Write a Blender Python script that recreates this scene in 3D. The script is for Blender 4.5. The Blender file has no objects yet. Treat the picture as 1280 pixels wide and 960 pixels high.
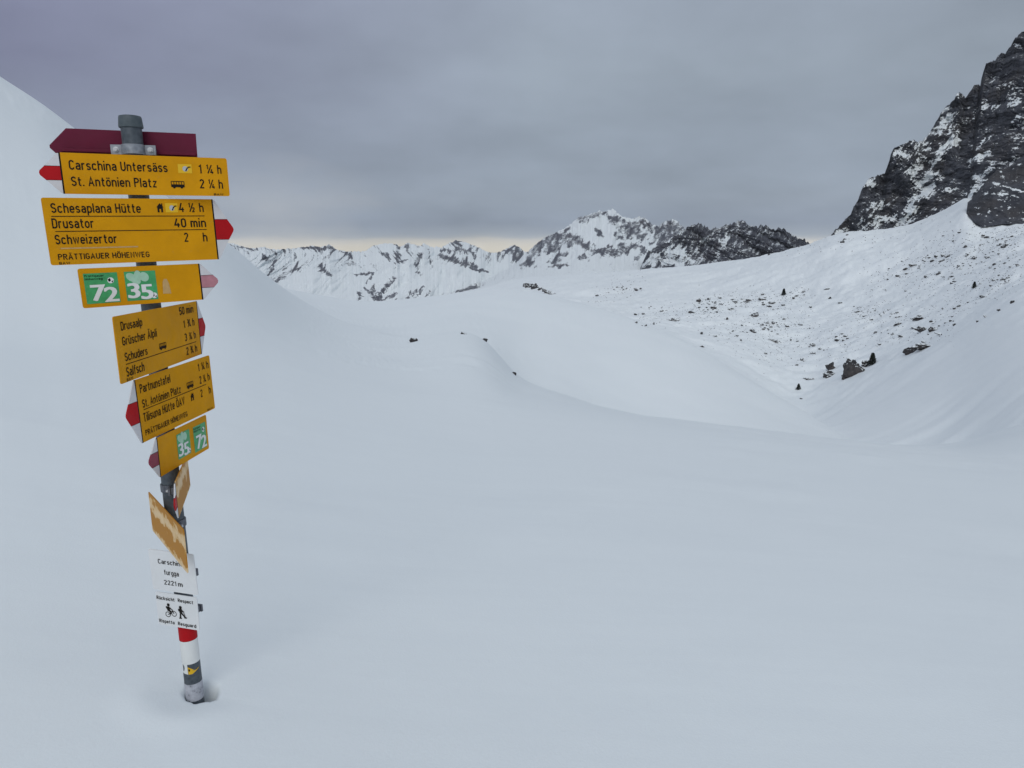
import bpy, bmesh, math, random
import numpy as np
from mathutils import Vector, Matrix
from mathutils.bvhtree import BVHTree

random.seed(7)
S = bpy.context.scene
COL = S.collection
R = math.radians

# ------------------------------------------------------------------ camera
EYE = np.array([0.0, 0.0, 1.62])
PITCH = R(11.0)
FPX = 887.0                                    # focal length in pixels of a 1280 wide frame
cam_data = bpy.data.cameras.new("camera")
cam_data.sensor_width = 36.0
cam_data.lens = FPX / 1280.0 * 36.0
cam_data.clip_start = 0.05
cam_data.clip_end = 60000.0
cam = bpy.data.objects.new("camera", cam_data)
cam.location = EYE
cam.rotation_euler = (math.pi / 2 - PITCH, 0, 0)
COL.objects.link(cam)
S.camera = cam

# ------------------------------------------------------------------ colour helpers
def lin(c):
    c /= 255.0
    return c / 12.92 if c <= 0.04045 else ((c + 0.055) / 1.055) ** 2.4
def C(r, g, b, k=1.0):
    return (lin(r) * k, lin(g) * k, lin(b) * k, 1.0)

# ------------------------------------------------------------------ view / world / sun
S.view_settings.view_transform = 'Standard'
S.view_settings.look = 'None'
S.view_settings.exposure = 0.0
S.view_settings.gamma = 1.0
S.cycles.use_denoising = True
S.cycles.max_bounces = 6
S.cycles.diffuse_bounces = 4

SUN_EL, SUN_AZ = R(29), R(186)                 # from behind the viewer, through thick cloud
W = bpy.data.worlds.new("World")
S.world = W
W.use_nodes = True
nt = W.node_tree
for n in list(nt.nodes):
    nt.nodes.remove(n)
def N(t, **kw):
    n = nt.nodes.new(t)
    for k, v in kw.items():
        setattr(n, k, v)
    return n
L = nt.links.new
out = N('ShaderNodeOutputWorld')
bg = N('ShaderNodeBackground')
bg.inputs['Strength'].default_value = 0.1
L(bg.outputs[0], out.inputs['Surface'])
sky = N('ShaderNodeTexSky')
sky.sky_type = 'NISHITA'
sky.sun_disc = False
sky.sun_elevation = SUN_EL
sky.sun_rotation = SUN_AZ
sky.altitude = 2200
tc = N('ShaderNodeTexCoord')
sep = N('ShaderNodeSeparateXYZ')
L(tc.outputs['Generated'], sep.inputs[0])
def M(op, a, b=None, c=None):
    n = N('ShaderNodeMath', operation=op)
    for i, v in enumerate((a, b, c)):
        if v is None:
            continue
        if hasattr(v, 'is_output'):
            L(v, n.inputs[i])
        else:
            n.inputs[i].default_value = v
    return n.outputs[0]
sx, sy, sz = sep.outputs
# cloud sheet: the direction projected on a layer far overhead, so the cells flatten toward the horizon
den = M('ADD', M('MAXIMUM', sz, 0.0), 0.24)
cmb = N('ShaderNodeCombineXYZ')
L(M('DIVIDE', sx, den), cmb.inputs[0]); L(M('DIVIDE', sy, den), cmb.inputs[1])
no1 = N('ShaderNodeTexNoise'); no1.inputs['Scale'].default_value = 0.8
no1.inputs['Detail'].default_value = 4; no1.inputs['Roughness'].default_value = 0.5
L(cmb.outputs[0], no1.inputs['Vector'])
no2 = N('ShaderNodeTexNoise'); no2.inputs['Scale'].default_value = 2.2
no2.inputs['Detail'].default_value = 5; no2.inputs['Roughness'].default_value = 0.55
L(cmb.outputs[0], no2.inputs['Vector'])
wob = M('MULTIPLY', M('SUBTRACT', no2.outputs[0], 0.5), 0.016)
low = M('ADD', sz, wob)
ramp = N('ShaderNodeValToRGB')
L(M('MULTIPLY_ADD', low, 1 / 1.1, 0.1 / 1.1), ramp.inputs[0])
cr = ramp.color_ramp
def stop(z, col):
    p = (z + 0.1) / 1.1
    e = cr.elements.new(p); e.color = col
cr.elements[0].position = 0.0; cr.elements[0].color = C(206, 202, 190)
cr.elements[1].position = 1.0; cr.elements[1].color = (0.58, 0.64, 0.72, 1)
for z, c in ((-0.004, C(218, 213, 200)), (0.006, C(208, 206, 200)), (0.013, C(160, 170, 182)), (0.030, C(139, 150, 167)),
             (0.062, C(148, 159, 173)), (0.12, C(150, 161, 175)), (0.22, C(153, 164, 178)), (0.33, C(152, 162, 178)),
             (0.42, C(160, 165, 184)), (0.62, (0.49, 0.54, 0.62, 1))):
    stop(z, c)
# patches
amp = M('MULTIPLY_ADD', M('SUBTRACT', no1.outputs[0], 0.5), 0.80, 1.0)
amp2 = M('MULTIPLY_ADD', M('SUBTRACT', no2.outputs[0], 0.5), 0.34, 0.0)
amp = M('ADD', amp, amp2)
# heavier, more violet cloud toward the left
left = M('MULTIPLY_ADD', sx, -1.6, 0.05)
lf = N('ShaderNodeClamp'); L(left, lf.inputs[0])
tint = N('ShaderNodeMix', data_type='RGBA')
L(lf.outputs[0], tint.inputs['Factor'])
tint.inputs['A'].default_value = (1.02, 1.02, 1.0, 1)
tint.inputs['B'].default_value = (0.735, 0.665, 0.82, 1)
hi = N('ShaderNodeClamp'); L(M('MULTIPLY', M('SUBTRACT', sz, 0.04), 6.0), hi.inputs[0])
hf = N('ShaderNodeClamp'); L(M('MULTIPLY', M('SUBTRACT', 0.5, sz), 8.0), hf.inputs[0])
tf = N('ShaderNodeMix', data_type='RGBA')
L(M('MULTIPLY', hi.outputs[0], hf.outputs[0]), tf.inputs['Factor'])
tf.inputs['A'].default_value = (1, 1, 1, 1)
L(tint.outputs['Result'], tf.inputs['B'])
def VM(op, a, b):
    n = N('ShaderNodeVectorMath', operation=op)
    for i, v in enumerate((a, b)):
        if hasattr(v, 'is_output'):
            L(v, n.inputs[i])
        else:
            n.inputs[i].default_value = v
    return n.outputs[0]
c1 = VM('MULTIPLY', ramp.outputs[0], tf.outputs['Result'])
cs = N('ShaderNodeCombineXYZ')
for i in range(3):
    L(amp, cs.inputs[i])
c2 = VM('MULTIPLY', c1, cs.outputs[0])
# one paler window in the cloud low on the left
dv = N('ShaderNodeVectorMath', operation='DISTANCE')
L(VM('MULTIPLY', tc.outputs['Generated'], (1.0, 1.0, 2.0)), dv.inputs[0])
pd = Vector((-0.315, 0.947, 0.048)).normalized()
dv.inputs[1].default_value = (pd.x, pd.y, pd.z * 2)
gl = N('ShaderNodeClamp')
L(M('MULTIPLY_ADD', M('ADD', dv.outputs['Value'], M('MULTIPLY', M('SUBTRACT', no2.outputs[0], 0.5), 0.25)), -7.0, 1.0), gl.inputs[0])
c3 = N('ShaderNodeMix', data_type='RGBA')
L(M('MULTIPLY', gl.outputs[0], 0.55), c3.inputs['Factor'])
L(c2, c3.inputs['A']); c3.inputs['B'].default_value = C(186, 190, 196)
c4 = VM('MULTIPLY', c3.outputs['Result'], (9.7, 9.7, 9.7))
c5 = VM('ADD', c4, VM('MULTIPLY', sky.outputs[0], (0.03, 0.03, 0.03)))
L(c5, bg.inputs['Color'])

sd = bpy.data.lights.new("sun", 'SUN')
sd.energy = 1.25
sd.angle = R(42)
sd.color = (1.0, 0.975, 0.94)
sun = bpy.data.objects.new("sun", sd)
sun.rotation_euler = (math.pi / 2 - SUN_EL, 0, math.pi - SUN_AZ)
dirv = Vector((math.sin(SUN_AZ) * math.cos(SUN_EL), math.cos(SUN_AZ) * math.cos(SUN_EL), math.sin(SUN_EL)))
sun.rotation_euler = dirv.to_track_quat('Z', 'Y').to_euler()
COL.objects.link(sun)

# ------------------------------------------------------------------ pixel <-> direction helpers (survey of the photograph)
FW = np.array([0, math.cos(PITCH), -math.sin(PITCH)])
UP = np.array([0, math.sin(PITCH), math.cos(PITCH)])
RT = np.array([1.0, 0, 0])
def azsl(x, y):
    """azimuth (rad, + to the right) and slope dz/dr of the ray through photograph point x, y"""
    u = (np.asarray(x, float) - 640) / FPX; v = (480 - np.asarray(y, float)) / FPX
    dy = math.cos(PITCH) + v * math.sin(PITCH); dz = -math.sin(PITCH) + v * math.cos(PITCH)
    return np.arctan2(u, dy), dz / np.hypot(u, dy)
def project(P):
    d = np.asarray(P) - EYE
    z = d @ FW
    return 640 + FPX * (d @ RT) / z, 480 - FPX * (d @ UP) / z
def ray(x, y):
    return Vector(FW + (x - 640) / FPX * RT + (480 - y) / FPX * UP).normalized()

# ------------------------------------------------------------------ noise
def _h(ix, iy, iz, seed):
    h = (ix.astype(np.int64) * 374761393 + iy.astype(np.int64) * 668265263 + iz.astype(np.int64) * 2147483647 + seed * 144269504) & 0xffffffff
    h = ((h ^ (h >> 13)) * 1274126177) & 0xffffffff
    h = ((h ^ (h >> 16)) * 2246822519) & 0xffffffff
    return h ^ (h >> 15)
_G = np.array([[1,1,0],[-1,1,0],[1,-1,0],[-1,-1,0],[1,0,1],[-1,0,1],[1,0,-1],[-1,0,-1],[0,1,1],[0,-1,1],[0,1,-1],[0,-1,-1],[1,1,0],[-1,1,0],[0,-1,1],[0,-1,-1]], float)
def perlin(x, y, z=None, seed=0):
    x = np.asarray(x, float); y = np.asarray(y, float)
    z = np.zeros_like(x) + 0.37 if z is None else np.asarray(z, float)
    x, y, z = np.broadcast_arrays(x, y, z)
    x0 = np.floor(x); y0 = np.floor(y); z0 = np.floor(z)
    fx, fy, fz = x - x0, y - y0, z - z0
    u, v, w = [t * t * t * (t * (t * 6 - 15) + 10) for t in (fx, fy, fz)]
    r = 0
    for dx in (0, 1):
        for dy in (0, 1):
            for dz in (0, 1):
                g = _G[_h(x0 + dx, y0 + dy, z0 + dz, seed) & 15]
                d = g[..., 0] * (fx - dx) + g[..., 1] * (fy - dy) + g[..., 2] * (fz - dz)
                r = r + d * (u if dx else 1 - u) * (v if dy else 1 - v) * (w if dz else 1 - w)
    return r
def fbm(x, y, z=None, o=4, gain=0.5, lac=2.03, seed=0):
    a, s, f = 1.0, 0.0, 1.0
    for k in range(o):
        s = s + a * perlin(x * f, y * f, None if z is None else z * f, seed + k * 17)
        a *= gain; f *= lac
    return s
def ridged(x, y, z=None, o=4, gain=0.5, lac=2.07, seed=0):
    a, s, f = 1.0, 0.0, 1.0
    for k in range(o):
        s = s + a * (1 - 2.2 * np.abs(perlin(x * f, y * f, None if z is None else z * f, seed + k * 31)))
        a *= gain; f *= lac
    return s
def sst(a, b, x):
    t = np.clip((x - a) / (b - a), 0, 1)
    return t * t * (3 - 2 * t)

# ------------------------------------------------------------------ object helpers
def tag(o, label=None, cat=None, group=None, kind=None):
    for k, v in (('label', label), ('category', cat), ('group', group), ('kind', kind)):
        if v:
            o[k] = v
    return o
def link(o, parent=None):
    COL.objects.link(o)
    if parent is not None:
        o.parent = parent
    return o
def empty(name, loc):
    o = bpy.data.objects.new(name, None)
    o.location = loc
    o.empty_display_size = 0.2
    return link(o)
def grid_mesh(name, P, mat, attrs=None, smooth=True, wrap=False):
    """P: (rows, cols, 3)"""
    m, n = P.shape[:2]
    me = bpy.data.meshes.new(name)
    me.vertices.add(m * n)
    me.vertices.foreach_set('co', P.reshape(-1).astype(np.float32))
    idx = np.arange(m * n).reshape(m, n)
    if wrap:
        idx = np.concatenate([idx, idx[:, :1]], 1)
    q = np.stack([idx[:-1, :-1], idx[:-1, 1:], idx[1:, 1:], idx[1:, :-1]], -1).reshape(-1, 4)
    me.loops.add(q.size)
    me.loops.foreach_set('vertex_index', q.reshape(-1).astype(np.int32))
    me.polygons.add(len(q))
    me.polygons.foreach_set('loop_start', (np.arange(len(q)) * 4).astype(np.int32))
    me.polygons.foreach_set('use_smooth', np.full(len(q), smooth))
    me.update(calc_edges=True)
    for k, a in (attrs or {}).items():
        at = me.attributes.new(k, 'FLOAT', 'POINT')
        at.data.foreach_set('value', a.reshape(-1).astype(np.float32))
    me.materials.append(mat)
    return link(bpy.data.objects.new(name, me))
class MB:
    """collects faces, built into ONE mesh"""
    def __init__(s):
        s.v, s.f, s.m = [], [], []
    def poly(s, pts, mi=0):
        b = len(s.v); s.v += [tuple(p) for p in pts]; s.f.append(list(range(b, b + len(pts)))); s.m.append(mi)
    def add(s, vs, fs, mi=0):
        b = len(s.v); s.v += [tuple(p) for p in vs]
        for f in fs:
            s.f.append([b + i for i in f]); s.m.append(mi)
    def prism(s, pts, z0, z1, mi=0):
        n = len(pts)
        vs = [(p[0], p[1], z0) for p in pts] + [(p[0], p[1], z1) for p in pts]
        fs = [list(range(n))[::-1], [n + i for i in range(n)]] + [[i, (i + 1) % n, n + (i + 1) % n, n + i] for i in range(n)]
        s.add(vs, fs, mi)
    def box(s, a, b, mi=0, mat=None):
        x0, y0, z0 = a; x1, y1, z1 = b
        vs = [Vector(p) for p in ((x0,y0,z0),(x1,y0,z0),(x1,y1,z0),(x0,y1,z0),(x0,y0,z1),(x1,y0,z1),(x1,y1,z1),(x0,y1,z1))]
        if mat is not None:
            vs = [mat @ v for v in vs]
        s.add(vs, [[3,2,1,0],[4,5,6,7],[0,1,5,4],[1,2,6,5],[2,3,7,6],[3,0,4,7]], mi)
    def lathe(s, prof, n=40, mi=0, mat=None, close=True):
        vs = []
        for r, z in prof:
            for k in range(n):
                a = 2 * math.pi * k / n
                p = Vector((r * math.cos(a), r * math.sin(a), z))
                vs.append(mat @ p if mat is not None else p)
        fs = []
        for i in range(len(prof) - 1):
            for k in range(n):
                fs.append([i * n + k, i * n + (k + 1) % n, (i + 1) * n + (k + 1) % n, (i + 1) * n + k])
        if close:
            fs.append(list(range(n))[::-1]); fs.append([(len(prof) - 1) * n + k for k in range(n)])
        s.add(vs, fs, mi)
    def build(s, name, mats, parent=None, smooth=False, bevel=0):
        me = bpy.data.meshes.new(name)
        me.from_pydata([tuple(p) for p in s.v], [], s.f)
        if not isinstance(mats, (list, tuple)):
            mats = [mats]
        for m in mats:
            me.materials.append(m)
        me.polygons.foreach_set('material_index', s.m)
        if smooth:
            me.polygons.foreach_set('use_smooth', [True] * len(me.polygons))
            me.set_sharp_from_angle(angle=R(40))
        me.update()
        o = link(bpy.data.objects.new(name, me), parent)
        if bevel:
            b = o.modifiers.new('bevel', 'BEVEL'); b.width = bevel; b.segments = 2; b.limit_method = 'ANGLE'; b.angle_limit = R(50)
        return o

# ------------------------------------------------------------------ materials
class Mat:
    def __init__(s, name, base=(0.5, 0.5, 0.5, 1), rough=0.6, metal=0.0, spec=0.3):
        s.m = bpy.data.materials.new(name); s.m.use_nodes = True
        s.t = s.m.node_tree; s.b = s.t.nodes['Principled BSDF']
        s.b.inputs['Base Color'].default_value = base
        s.b.inputs['Roughness'].default_value = rough
        s.b.inputs['Metallic'].default_value = metal
        s.b.inputs['Specular IOR Level'].default_value = spec
        s._c = None
    def n(s, t, **kw):
        n = s.t.nodes.new(t)
        for k, v in kw.items():
            setattr(n, k, v)
        return n
    def l(s, a, b):
        s.t.links.new(a, b)
    def coord(s, kind='Object'):
        n = s.n('ShaderNodeTexCoord'); return n.outputs[kind]
    def mapping(s, scale=(1, 1, 1), rot=(0, 0, 0), kind='Object'):
        n = s.n('ShaderNodeMapping'); n.inputs['Scale'].default_value = scale; n.inputs['Rotation'].default_value = rot
        s.l(s.coord(kind), n.inputs[0]); return n.outputs[0]
    def noise(s, scale, detail=4, rough=0.55, vec=None, dist=0.0):
        n = s.n('ShaderNodeTexNoise')
        n.inputs['Scale'].default_value = scale; n.inputs['Detail'].default_value = detail
        n.inputs['Roughness'].default_value = rough; n.inputs['Distortion'].default_value = dist
        s.l(vec if vec is not None else s.coord(), n.inputs['Vector']); return n.outputs[0]
    def ramp(s, fac, stops):
        n = s.n('ShaderNodeValToRGB'); s.l(fac, n.inputs[0])
        e = n.color_ramp.elements
        e[0].position, e[0].color = stops[0]; e[1].position, e[1].color = stops[-1]
        for p, c in stops[1:-1]:
            x = e.new(p); x.color = c
        return n.outputs[0]
    def math(s, op, a, b=None, c=None):
        n = s.n('ShaderNodeMath', operation=op)
        for i, v in enumerate((a, b, c)):
            if v is None: continue
            if hasattr(v, 'is_output'): s.l(v, n.inputs[i])
            else: n.inputs[i].default_value = v
        return n.outputs[0]
    def mix(s, f, a, b):
        n = s.n('ShaderNodeMix', data_type='RGBA')
        for k, v in (('Factor', f), ('A', a), ('B', b)):
            if hasattr(v, 'is_output'): s.l(v, n.inputs[k])
            else: n.inputs[k].default_value = v
        return n.outputs['Result']
    def color(s, v):
        s.l(v, s.b.inputs['Base Color'])
    def rough(s, v):
        s.l(v, s.b.inputs['Roughness'])
    def bump(s, h, strength=0.3, dist=0.01):
        n = s.n('ShaderNodeBump'); n.inputs['Strength'].default_value = strength; n.inputs['Distance'].default_value = dist
        s.l(h, n.inputs['Height']); s.l(n.outputs[0], s.b.inputs['Normal'])

SNOW = (0.785, 0.832, 0.842, 1)
def snow_mat():
    m = Mat('snow', SNOW, 0.65, 0, 0.25)
    a = m.noise(0.22, 5, 0.5)
    b = m.noise(0.012, 4, 0.5)
    f = m.math('ADD', m.math('MULTIPLY', a, 0.5), m.math('MULTIPLY', b, 0.5))
    m.color(m.ramp(f, [(0.35, (0.770, 0.818, 0.830, 1)), (0.65, (0.804, 0.847, 0.855, 1))]))
    # wind-packed grain and faint ripples
    rip = m.noise(1.0, 3, 0.5, m.mapping((0.35, 2.6, 1.0), (0, 0, R(8))))
    gr = m.noise(90.0, 3, 0.6)
    cr_ = m.noise(7.0, 4, 0.55)
    h = m.math('ADD', m.math('MULTIPLY', rip, 0.6), m.math('ADD', m.math('MULTIPLY', gr, 0.07), m.math('MULTIPLY', cr_, 0.10)))
    m.bump(h, 0.42, 0.035)
    return m.m
MAT_SNOW = snow_mat()

def rock_snow_mat(name, dark, mid, brown, fine, band_rot, bump_d):
    """rock with snow lying where the point attribute 'snow' says it lies; fine noise frays the edge"""
    m = Mat(name, mid, 0.85, 0, 0.15)
    at = m.n('ShaderNodeAttribute'); at.attribute_name = 'snow'
    v = m.coord()
    n1 = m.noise(fine, 6, 0.68, v)
    n2 = m.noise(fine * 3.1, 4, 0.65, m.mapping((1, 1, 0.6), band_rot))
    s = m.math('ADD', at.outputs['Fac'], m.math('MULTIPLY', m.math('SUBTRACT', n1, 0.5), 1.75))
    s = m.math('ADD', s, m.math('MULTIPLY', m.math('SUBTRACT', n2, 0.5), 1.15))
    f = m.math('MULTIPLY_ADD', m.math('SUBTRACT', s, 0.5), 15.0, 0.5)
    cl = m.n('ShaderNodeClamp'); m.l(f, cl.inputs[0])
    r1 = m.noise(fine * 0.45, 6, 0.65, m.mapping((1, 1, 0.35)))
    r2 = m.noise(fine * 0.16, 3, 0.5)
    col = m.ramp(r1, [(0.30, dark), (0.52, mid), (0.78, tuple(min(1, c * 1.9) for c in mid[:3]) + (1,))])
    col = m.mix(m.ramp(r2, [(0.50, (0, 0, 0, 1)), (0.68, (0.75, 0.75, 0.75, 1))]), col, brown)
    m.color(m.mix(cl.outputs[0], col, SNOW))
    m.bump(m.noise(fine * 0.8, 7, 0.7), 0.7, bump_d)
    return m.m
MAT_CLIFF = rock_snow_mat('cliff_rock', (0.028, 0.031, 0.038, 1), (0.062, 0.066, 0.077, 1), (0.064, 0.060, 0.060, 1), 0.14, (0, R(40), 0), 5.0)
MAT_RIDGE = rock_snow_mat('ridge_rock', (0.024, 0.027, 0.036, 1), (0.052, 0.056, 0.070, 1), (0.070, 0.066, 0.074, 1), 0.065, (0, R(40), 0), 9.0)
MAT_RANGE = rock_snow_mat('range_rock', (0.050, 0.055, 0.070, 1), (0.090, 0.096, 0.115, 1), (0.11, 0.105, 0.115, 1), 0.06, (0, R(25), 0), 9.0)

def paint(name, col, rough=0.42, var=0.12, dirt=0.0, spec=0.35, scale=9.0):
    m = Mat(name, col, rough, 0, spec)
    n = m.noise(scale, 5, 0.6)
    a = tuple(c * (1 - var) for c in col[:3]) + (1,); b = tuple(min(1, c * (1 + var)) for c in col[:3]) + (1,)
    c = m.ramp(n, [(0.3, a), (0.7, b)])
    if dirt:
        d = m.ramp(m.noise(55, 6, 0.7), [(0.60, (0, 0, 0, 1)), (0.78, (dirt, dirt, dirt, 1))])
        c = m.mix(d, c, (0.25, 0.19, 0.12, 1))
    m.color(c)
    m.rough(m.ramp(m.noise(20, 4), [(0.3, (rough - .08,) * 3 + (1,)), (0.7, (rough + .12,) * 3 + (1,))]))
    return m.m
MAT_YELLOW = paint('sign_yellow', (0.62, 0.280, 0.004, 1), 0.62, 0.10, 0.30, 0.10)
MAT_YELLOW2 = paint('sticker_yellow', (0.74, 0.44, 0.01, 1), 0.4, 0.06)
MAT_BLACK = paint('letter_black', (0.012, 0.010, 0.008, 1), 0.6, 0.2, 0, 0.12)
MAT_FADED = paint('letter_faded', (0.028, 0.015, 0.006, 1), 0.65, 0.3, 0, 0.08, scale=60)
MAT_WHITE = paint('sign_white', (0.72, 0.73, 0.73, 1), 0.45, 0.04, 0.05)
MAT_TIPWHITE = paint('arrow_white', (0.62, 0.61, 0.62, 1), 0.45, 0.06, 0.25)
MAT_RED = paint('arrow_red', (0.42, 0.006, 0.010, 1), 0.55, 0.1, 0, 0.15)
MAT_PINK = paint('arrow_faded_pink', (0.46, 0.20, 0.23, 1), 0.5, 0.15, scale=40)
MAT_CRIMSON = paint('arrow_crimson', (0.25, 0.022, 0.050, 1), 0.45, 0.12)
MAT_MAROON = paint('sign_back_maroon', (0.125, 0.012, 0.035, 1), 0.55, 0.12, 0, 0.15)
MAT_GREEN = paint('sticker_green', (0.055, 0.34, 0.12, 1), 0.35, 0.25, scale=25)
MAT_LEAF = paint('sticker_pale_green', (0.36, 0.58, 0.42, 1), 0.4, 0.12, scale=40)
MAT_STWHITE = paint('sticker_white', (0.74, 0.75, 0.73, 1), 0.4, 0.04)
MAT_GHOST = paint('worn_patch', (0.52, 0.33, 0.13, 1), 0.6, 0.12, scale=60)
MAT_GREY = paint('icon_grey', (0.45, 0.47, 0.48, 1), 0.5, 0.1)
def galv(name, a, b, rough, metal):
    m = Mat(name, a, rough, metal, 0.4)
    n = m.noise(28, 5, 0.65); v = m.n('ShaderNodeTexVoronoi'); v.inputs['Scale'].default_value = 70
    m.l(m.coord(), v.inputs['Vector'])
    f = m.math('ADD', m.math('MULTIPLY', n, 0.7), m.math('MULTIPLY', v.outputs['Distance'], 0.4))
    m.color(m.ramp(f, [(0.30, a), (0.72, b)]))
    m.bump(n, 0.12, 0.002)
    return m.m
MAT_POLE = galv('pole_steel', (0.050, 0.062, 0.075, 1), (0.095, 0.110, 0.125, 1), 0.5, 0.25)
MAT_CAP = galv('cap_plastic', (0.050, 0.068, 0.078, 1), (0.085, 0.105, 0.115, 1), 0.55, 0.0)
MAT_CLAMP = galv('clamp_steel', (0.20, 0.215, 0.24, 1), (0.32, 0.34, 0.37, 1), 0.45, 0.5)
MAT_DKCLAMP = galv('clamp_dark', (0.085, 0.090, 0.105, 1), (0.15, 0.155, 0.175, 1), 0.5, 0.4)
MAT_BOLT = galv('bolt_steel', (0.38, 0.39, 0.40, 1), (0.50, 0.51, 0.52, 1), 0.35, 0.7)
MAT_BLACKRUB = paint('dark_gap', (0.02, 0.018, 0.016, 1), 0.7, 0.2)
def peel():
    m = Mat('pole_peeling_paint', (0.5, 0.5, 0.52, 1), 0.65)
    f = m.noise(38, 6, 0.7)
    m.color(m.ramp(f, [(0.36, (0.13, 0.14, 0.16, 1)), (0.44, (0.40, 0.41, 0.45, 1)), (0.70, (0.55, 0.56, 0.60, 1))]))
    return m.m
MAT_PEEL = peel()
def glare_yellow():  # pale bands are grazing sky glare, painted into the board colour
    m = Mat('sign_yellow_glare', (0.4, 0.2, 0.03, 1), 0.6)
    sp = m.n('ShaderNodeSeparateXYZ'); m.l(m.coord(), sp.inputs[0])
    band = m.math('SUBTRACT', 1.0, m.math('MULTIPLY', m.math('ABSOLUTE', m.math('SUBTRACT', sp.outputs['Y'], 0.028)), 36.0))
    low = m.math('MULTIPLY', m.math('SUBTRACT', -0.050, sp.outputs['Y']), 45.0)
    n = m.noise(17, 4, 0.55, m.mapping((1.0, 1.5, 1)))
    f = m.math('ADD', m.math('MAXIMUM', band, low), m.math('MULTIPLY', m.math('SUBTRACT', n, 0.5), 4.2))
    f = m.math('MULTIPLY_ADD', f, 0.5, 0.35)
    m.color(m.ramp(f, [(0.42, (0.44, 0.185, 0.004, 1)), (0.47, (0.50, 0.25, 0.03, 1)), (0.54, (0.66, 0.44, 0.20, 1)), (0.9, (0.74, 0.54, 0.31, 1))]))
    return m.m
MAT_GLARE = glare_yellow()
def rock_mat():
    m = Mat('boulder_rock', (0.1, 0.1, 0.1, 1), 0.85, 0, 0.2)
    g = m.n('ShaderNodeNewGeometry'); sp = m.n('ShaderNodeSeparateXYZ'); m.l(g.outputs['Normal'], sp.inputs[0])
    n = m.noise(2.2, 5, 0.65); n2 = m.noise(0.5, 4, 0.6)
    col = m.ramp(n, [(0.30, (0.022, 0.022, 0.025, 1)), (0.55, (0.056, 0.054, 0.056, 1)), (0.75, (0.115, 0.108, 0.105, 1))])
    col = m.mix(m.ramp(n2, [(0.45, (0, 0, 0, 1)), (0.7, (0.6, 0.6, 0.6, 1))]), col, (0.078, 0.066, 0.062, 1))
    sn = m.math('MULTIPLY_ADD', m.math('ADD', sp.outputs['Z'], m.math('MULTIPLY', m.math('SUBTRACT', n, 0.5), 1.1)), 8.0, -5.7)
    cl = m.n('ShaderNodeClamp'); m.l(sn, cl.inputs[0])
    m.color(m.mix(cl.outputs[0], col, SNOW))
    m.bump(n, 0.6, 0.25)
    return m.m
MAT_ROCK = rock_mat()
MAT_NEARROCK = rock_mat()

# ------------------------------------------------------------------ TERRAIN: one snow sheet round the camera
def pchip_slopes(X, Y):
    """X, Y: (k, n) knots along axis 0"""
    h = np.diff(X, axis=0); d = np.diff(Y, axis=0) / h
    m = np.zeros_like(Y)
    m[0], m[-1] = d[0], d[-1]
    w1 = 2 * h[1:] + h[:-1]; w2 = h[1:] + 2 * h[:-1]
    same = d[1:] * d[:-1] > 0
    with np.errstate(divide='ignore', invalid='ignore'):
        mm = (w1 + w2) / (w1 / d[:-1] + w2 / d[1:])
    m[1:-1] = np.where(same, mm, 0)
    return m
def pchip1(x, y, q):
    x = np.asarray(x, float)[:, None]; y = np.asarray(y, float)[:, None]
    m = pchip_slopes(x, y)[:, 0]; x = x[:, 0]; y = y[:, 0]
    q = np.clip(q, x[0], x[-1])
    i = np.clip(np.searchsorted(x, q) - 1, 0, len(x) - 2)
    h = x[i + 1] - x[i]; t = (q - x[i]) / h
    return (y[i] * (1 + 2 * t) * (1 - t) ** 2 + h * m[i] * t * (1 - t) ** 2 + y[i + 1] * t * t * (3 - 2 * t) + h * m[i + 1] * t * t * (t - 1))

AZ = np.radians(np.concatenate([np.arange(-180, -75, 3.0), np.arange(-75, -56, 0.6), np.arange(-56, 56, 0.085), np.arange(56, 75, 0.6), np.arange(75, 180, 3.0)]))
def curve_px(pts):
    a = np.array(pts, float)
    az, sl = azsl(a[:, 0], a[:, 1])
    r = pchip1(az, np.log(a[:, 2]), AZ); s = pchip1(az, sl, AZ)
    r = np.exp(r)
    return r, EYE[2] + s * r
def curve_z(r, pts):
    a = np.array(pts, float)
    z = pchip1(np.radians(a[:, 0]), a[:, 1], AZ)
    return np.full_like(AZ, r), z
KN = []
KN.append(curve_z(0.25, [(-180, 0), (180, 0)]) + (6,))
KN.append(curve_z(1.6, [(-180, 0.0), (-75, 0.06), (-36, 0.03), (-26, 0.0), (0, -0.04), (36, -0.07), (180, 0.0)]) + (110,))
KN.append(curve_z(3.0, [(-180, 0.0), (-75, 0.2), (-36, 0.09), (-26, 0.0), (0, -0.09), (36, -0.14), (180, 0.0)]) + (36,))
KN.append(curve_z(9.0, [(-180, 0.1), (-75, 1.2), (-36, 0.75), (-26, 0.35), (-13, -0.30), (0, -0.56), (16, -0.72), (36, -0.85), (75, -0.8), (180, 0.1)]) + (60,))
KN.append(curve_px([(-700, -390, 33), (-300, -112, 37), (0, 95, 40), (93, 160, 42), (200, 240, 45), (300, 315, 48), (350, 356, 46), (400, 389, 40), (450, 411, 32), (515, 424, 24.5), (545, 419, 23),
                    (580, 414, 22), (603, 421, 21.5), (622, 440, 21), (643, 468, 20.5), (700, 492, 21), (760, 510, 22), (860, 530, 23), (960, 545, 24), (1060, 553, 25), (1180, 557, 26), (1280, 530, 27), (1600, 450, 30)]) + (40,))
KN.append(curve_px([(-400, -60, 60), (0, 150, 60), (200, 290, 62), (300, 345, 60), (350, 367, 58), (400, 391, 52), (450, 406, 45), (515, 419, 38), (545, 421, 35), (580, 424, 34),
                    (603, 436, 32), (622, 450, 31), (643, 474, 30), (700, 500, 30), (760, 520, 31), (860, 542, 32), (960, 556, 33), (1060, 566, 36), (1180, 578, 50), (1280, 565, 60), (1600, 500, 60)]) + (40,))
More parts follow.
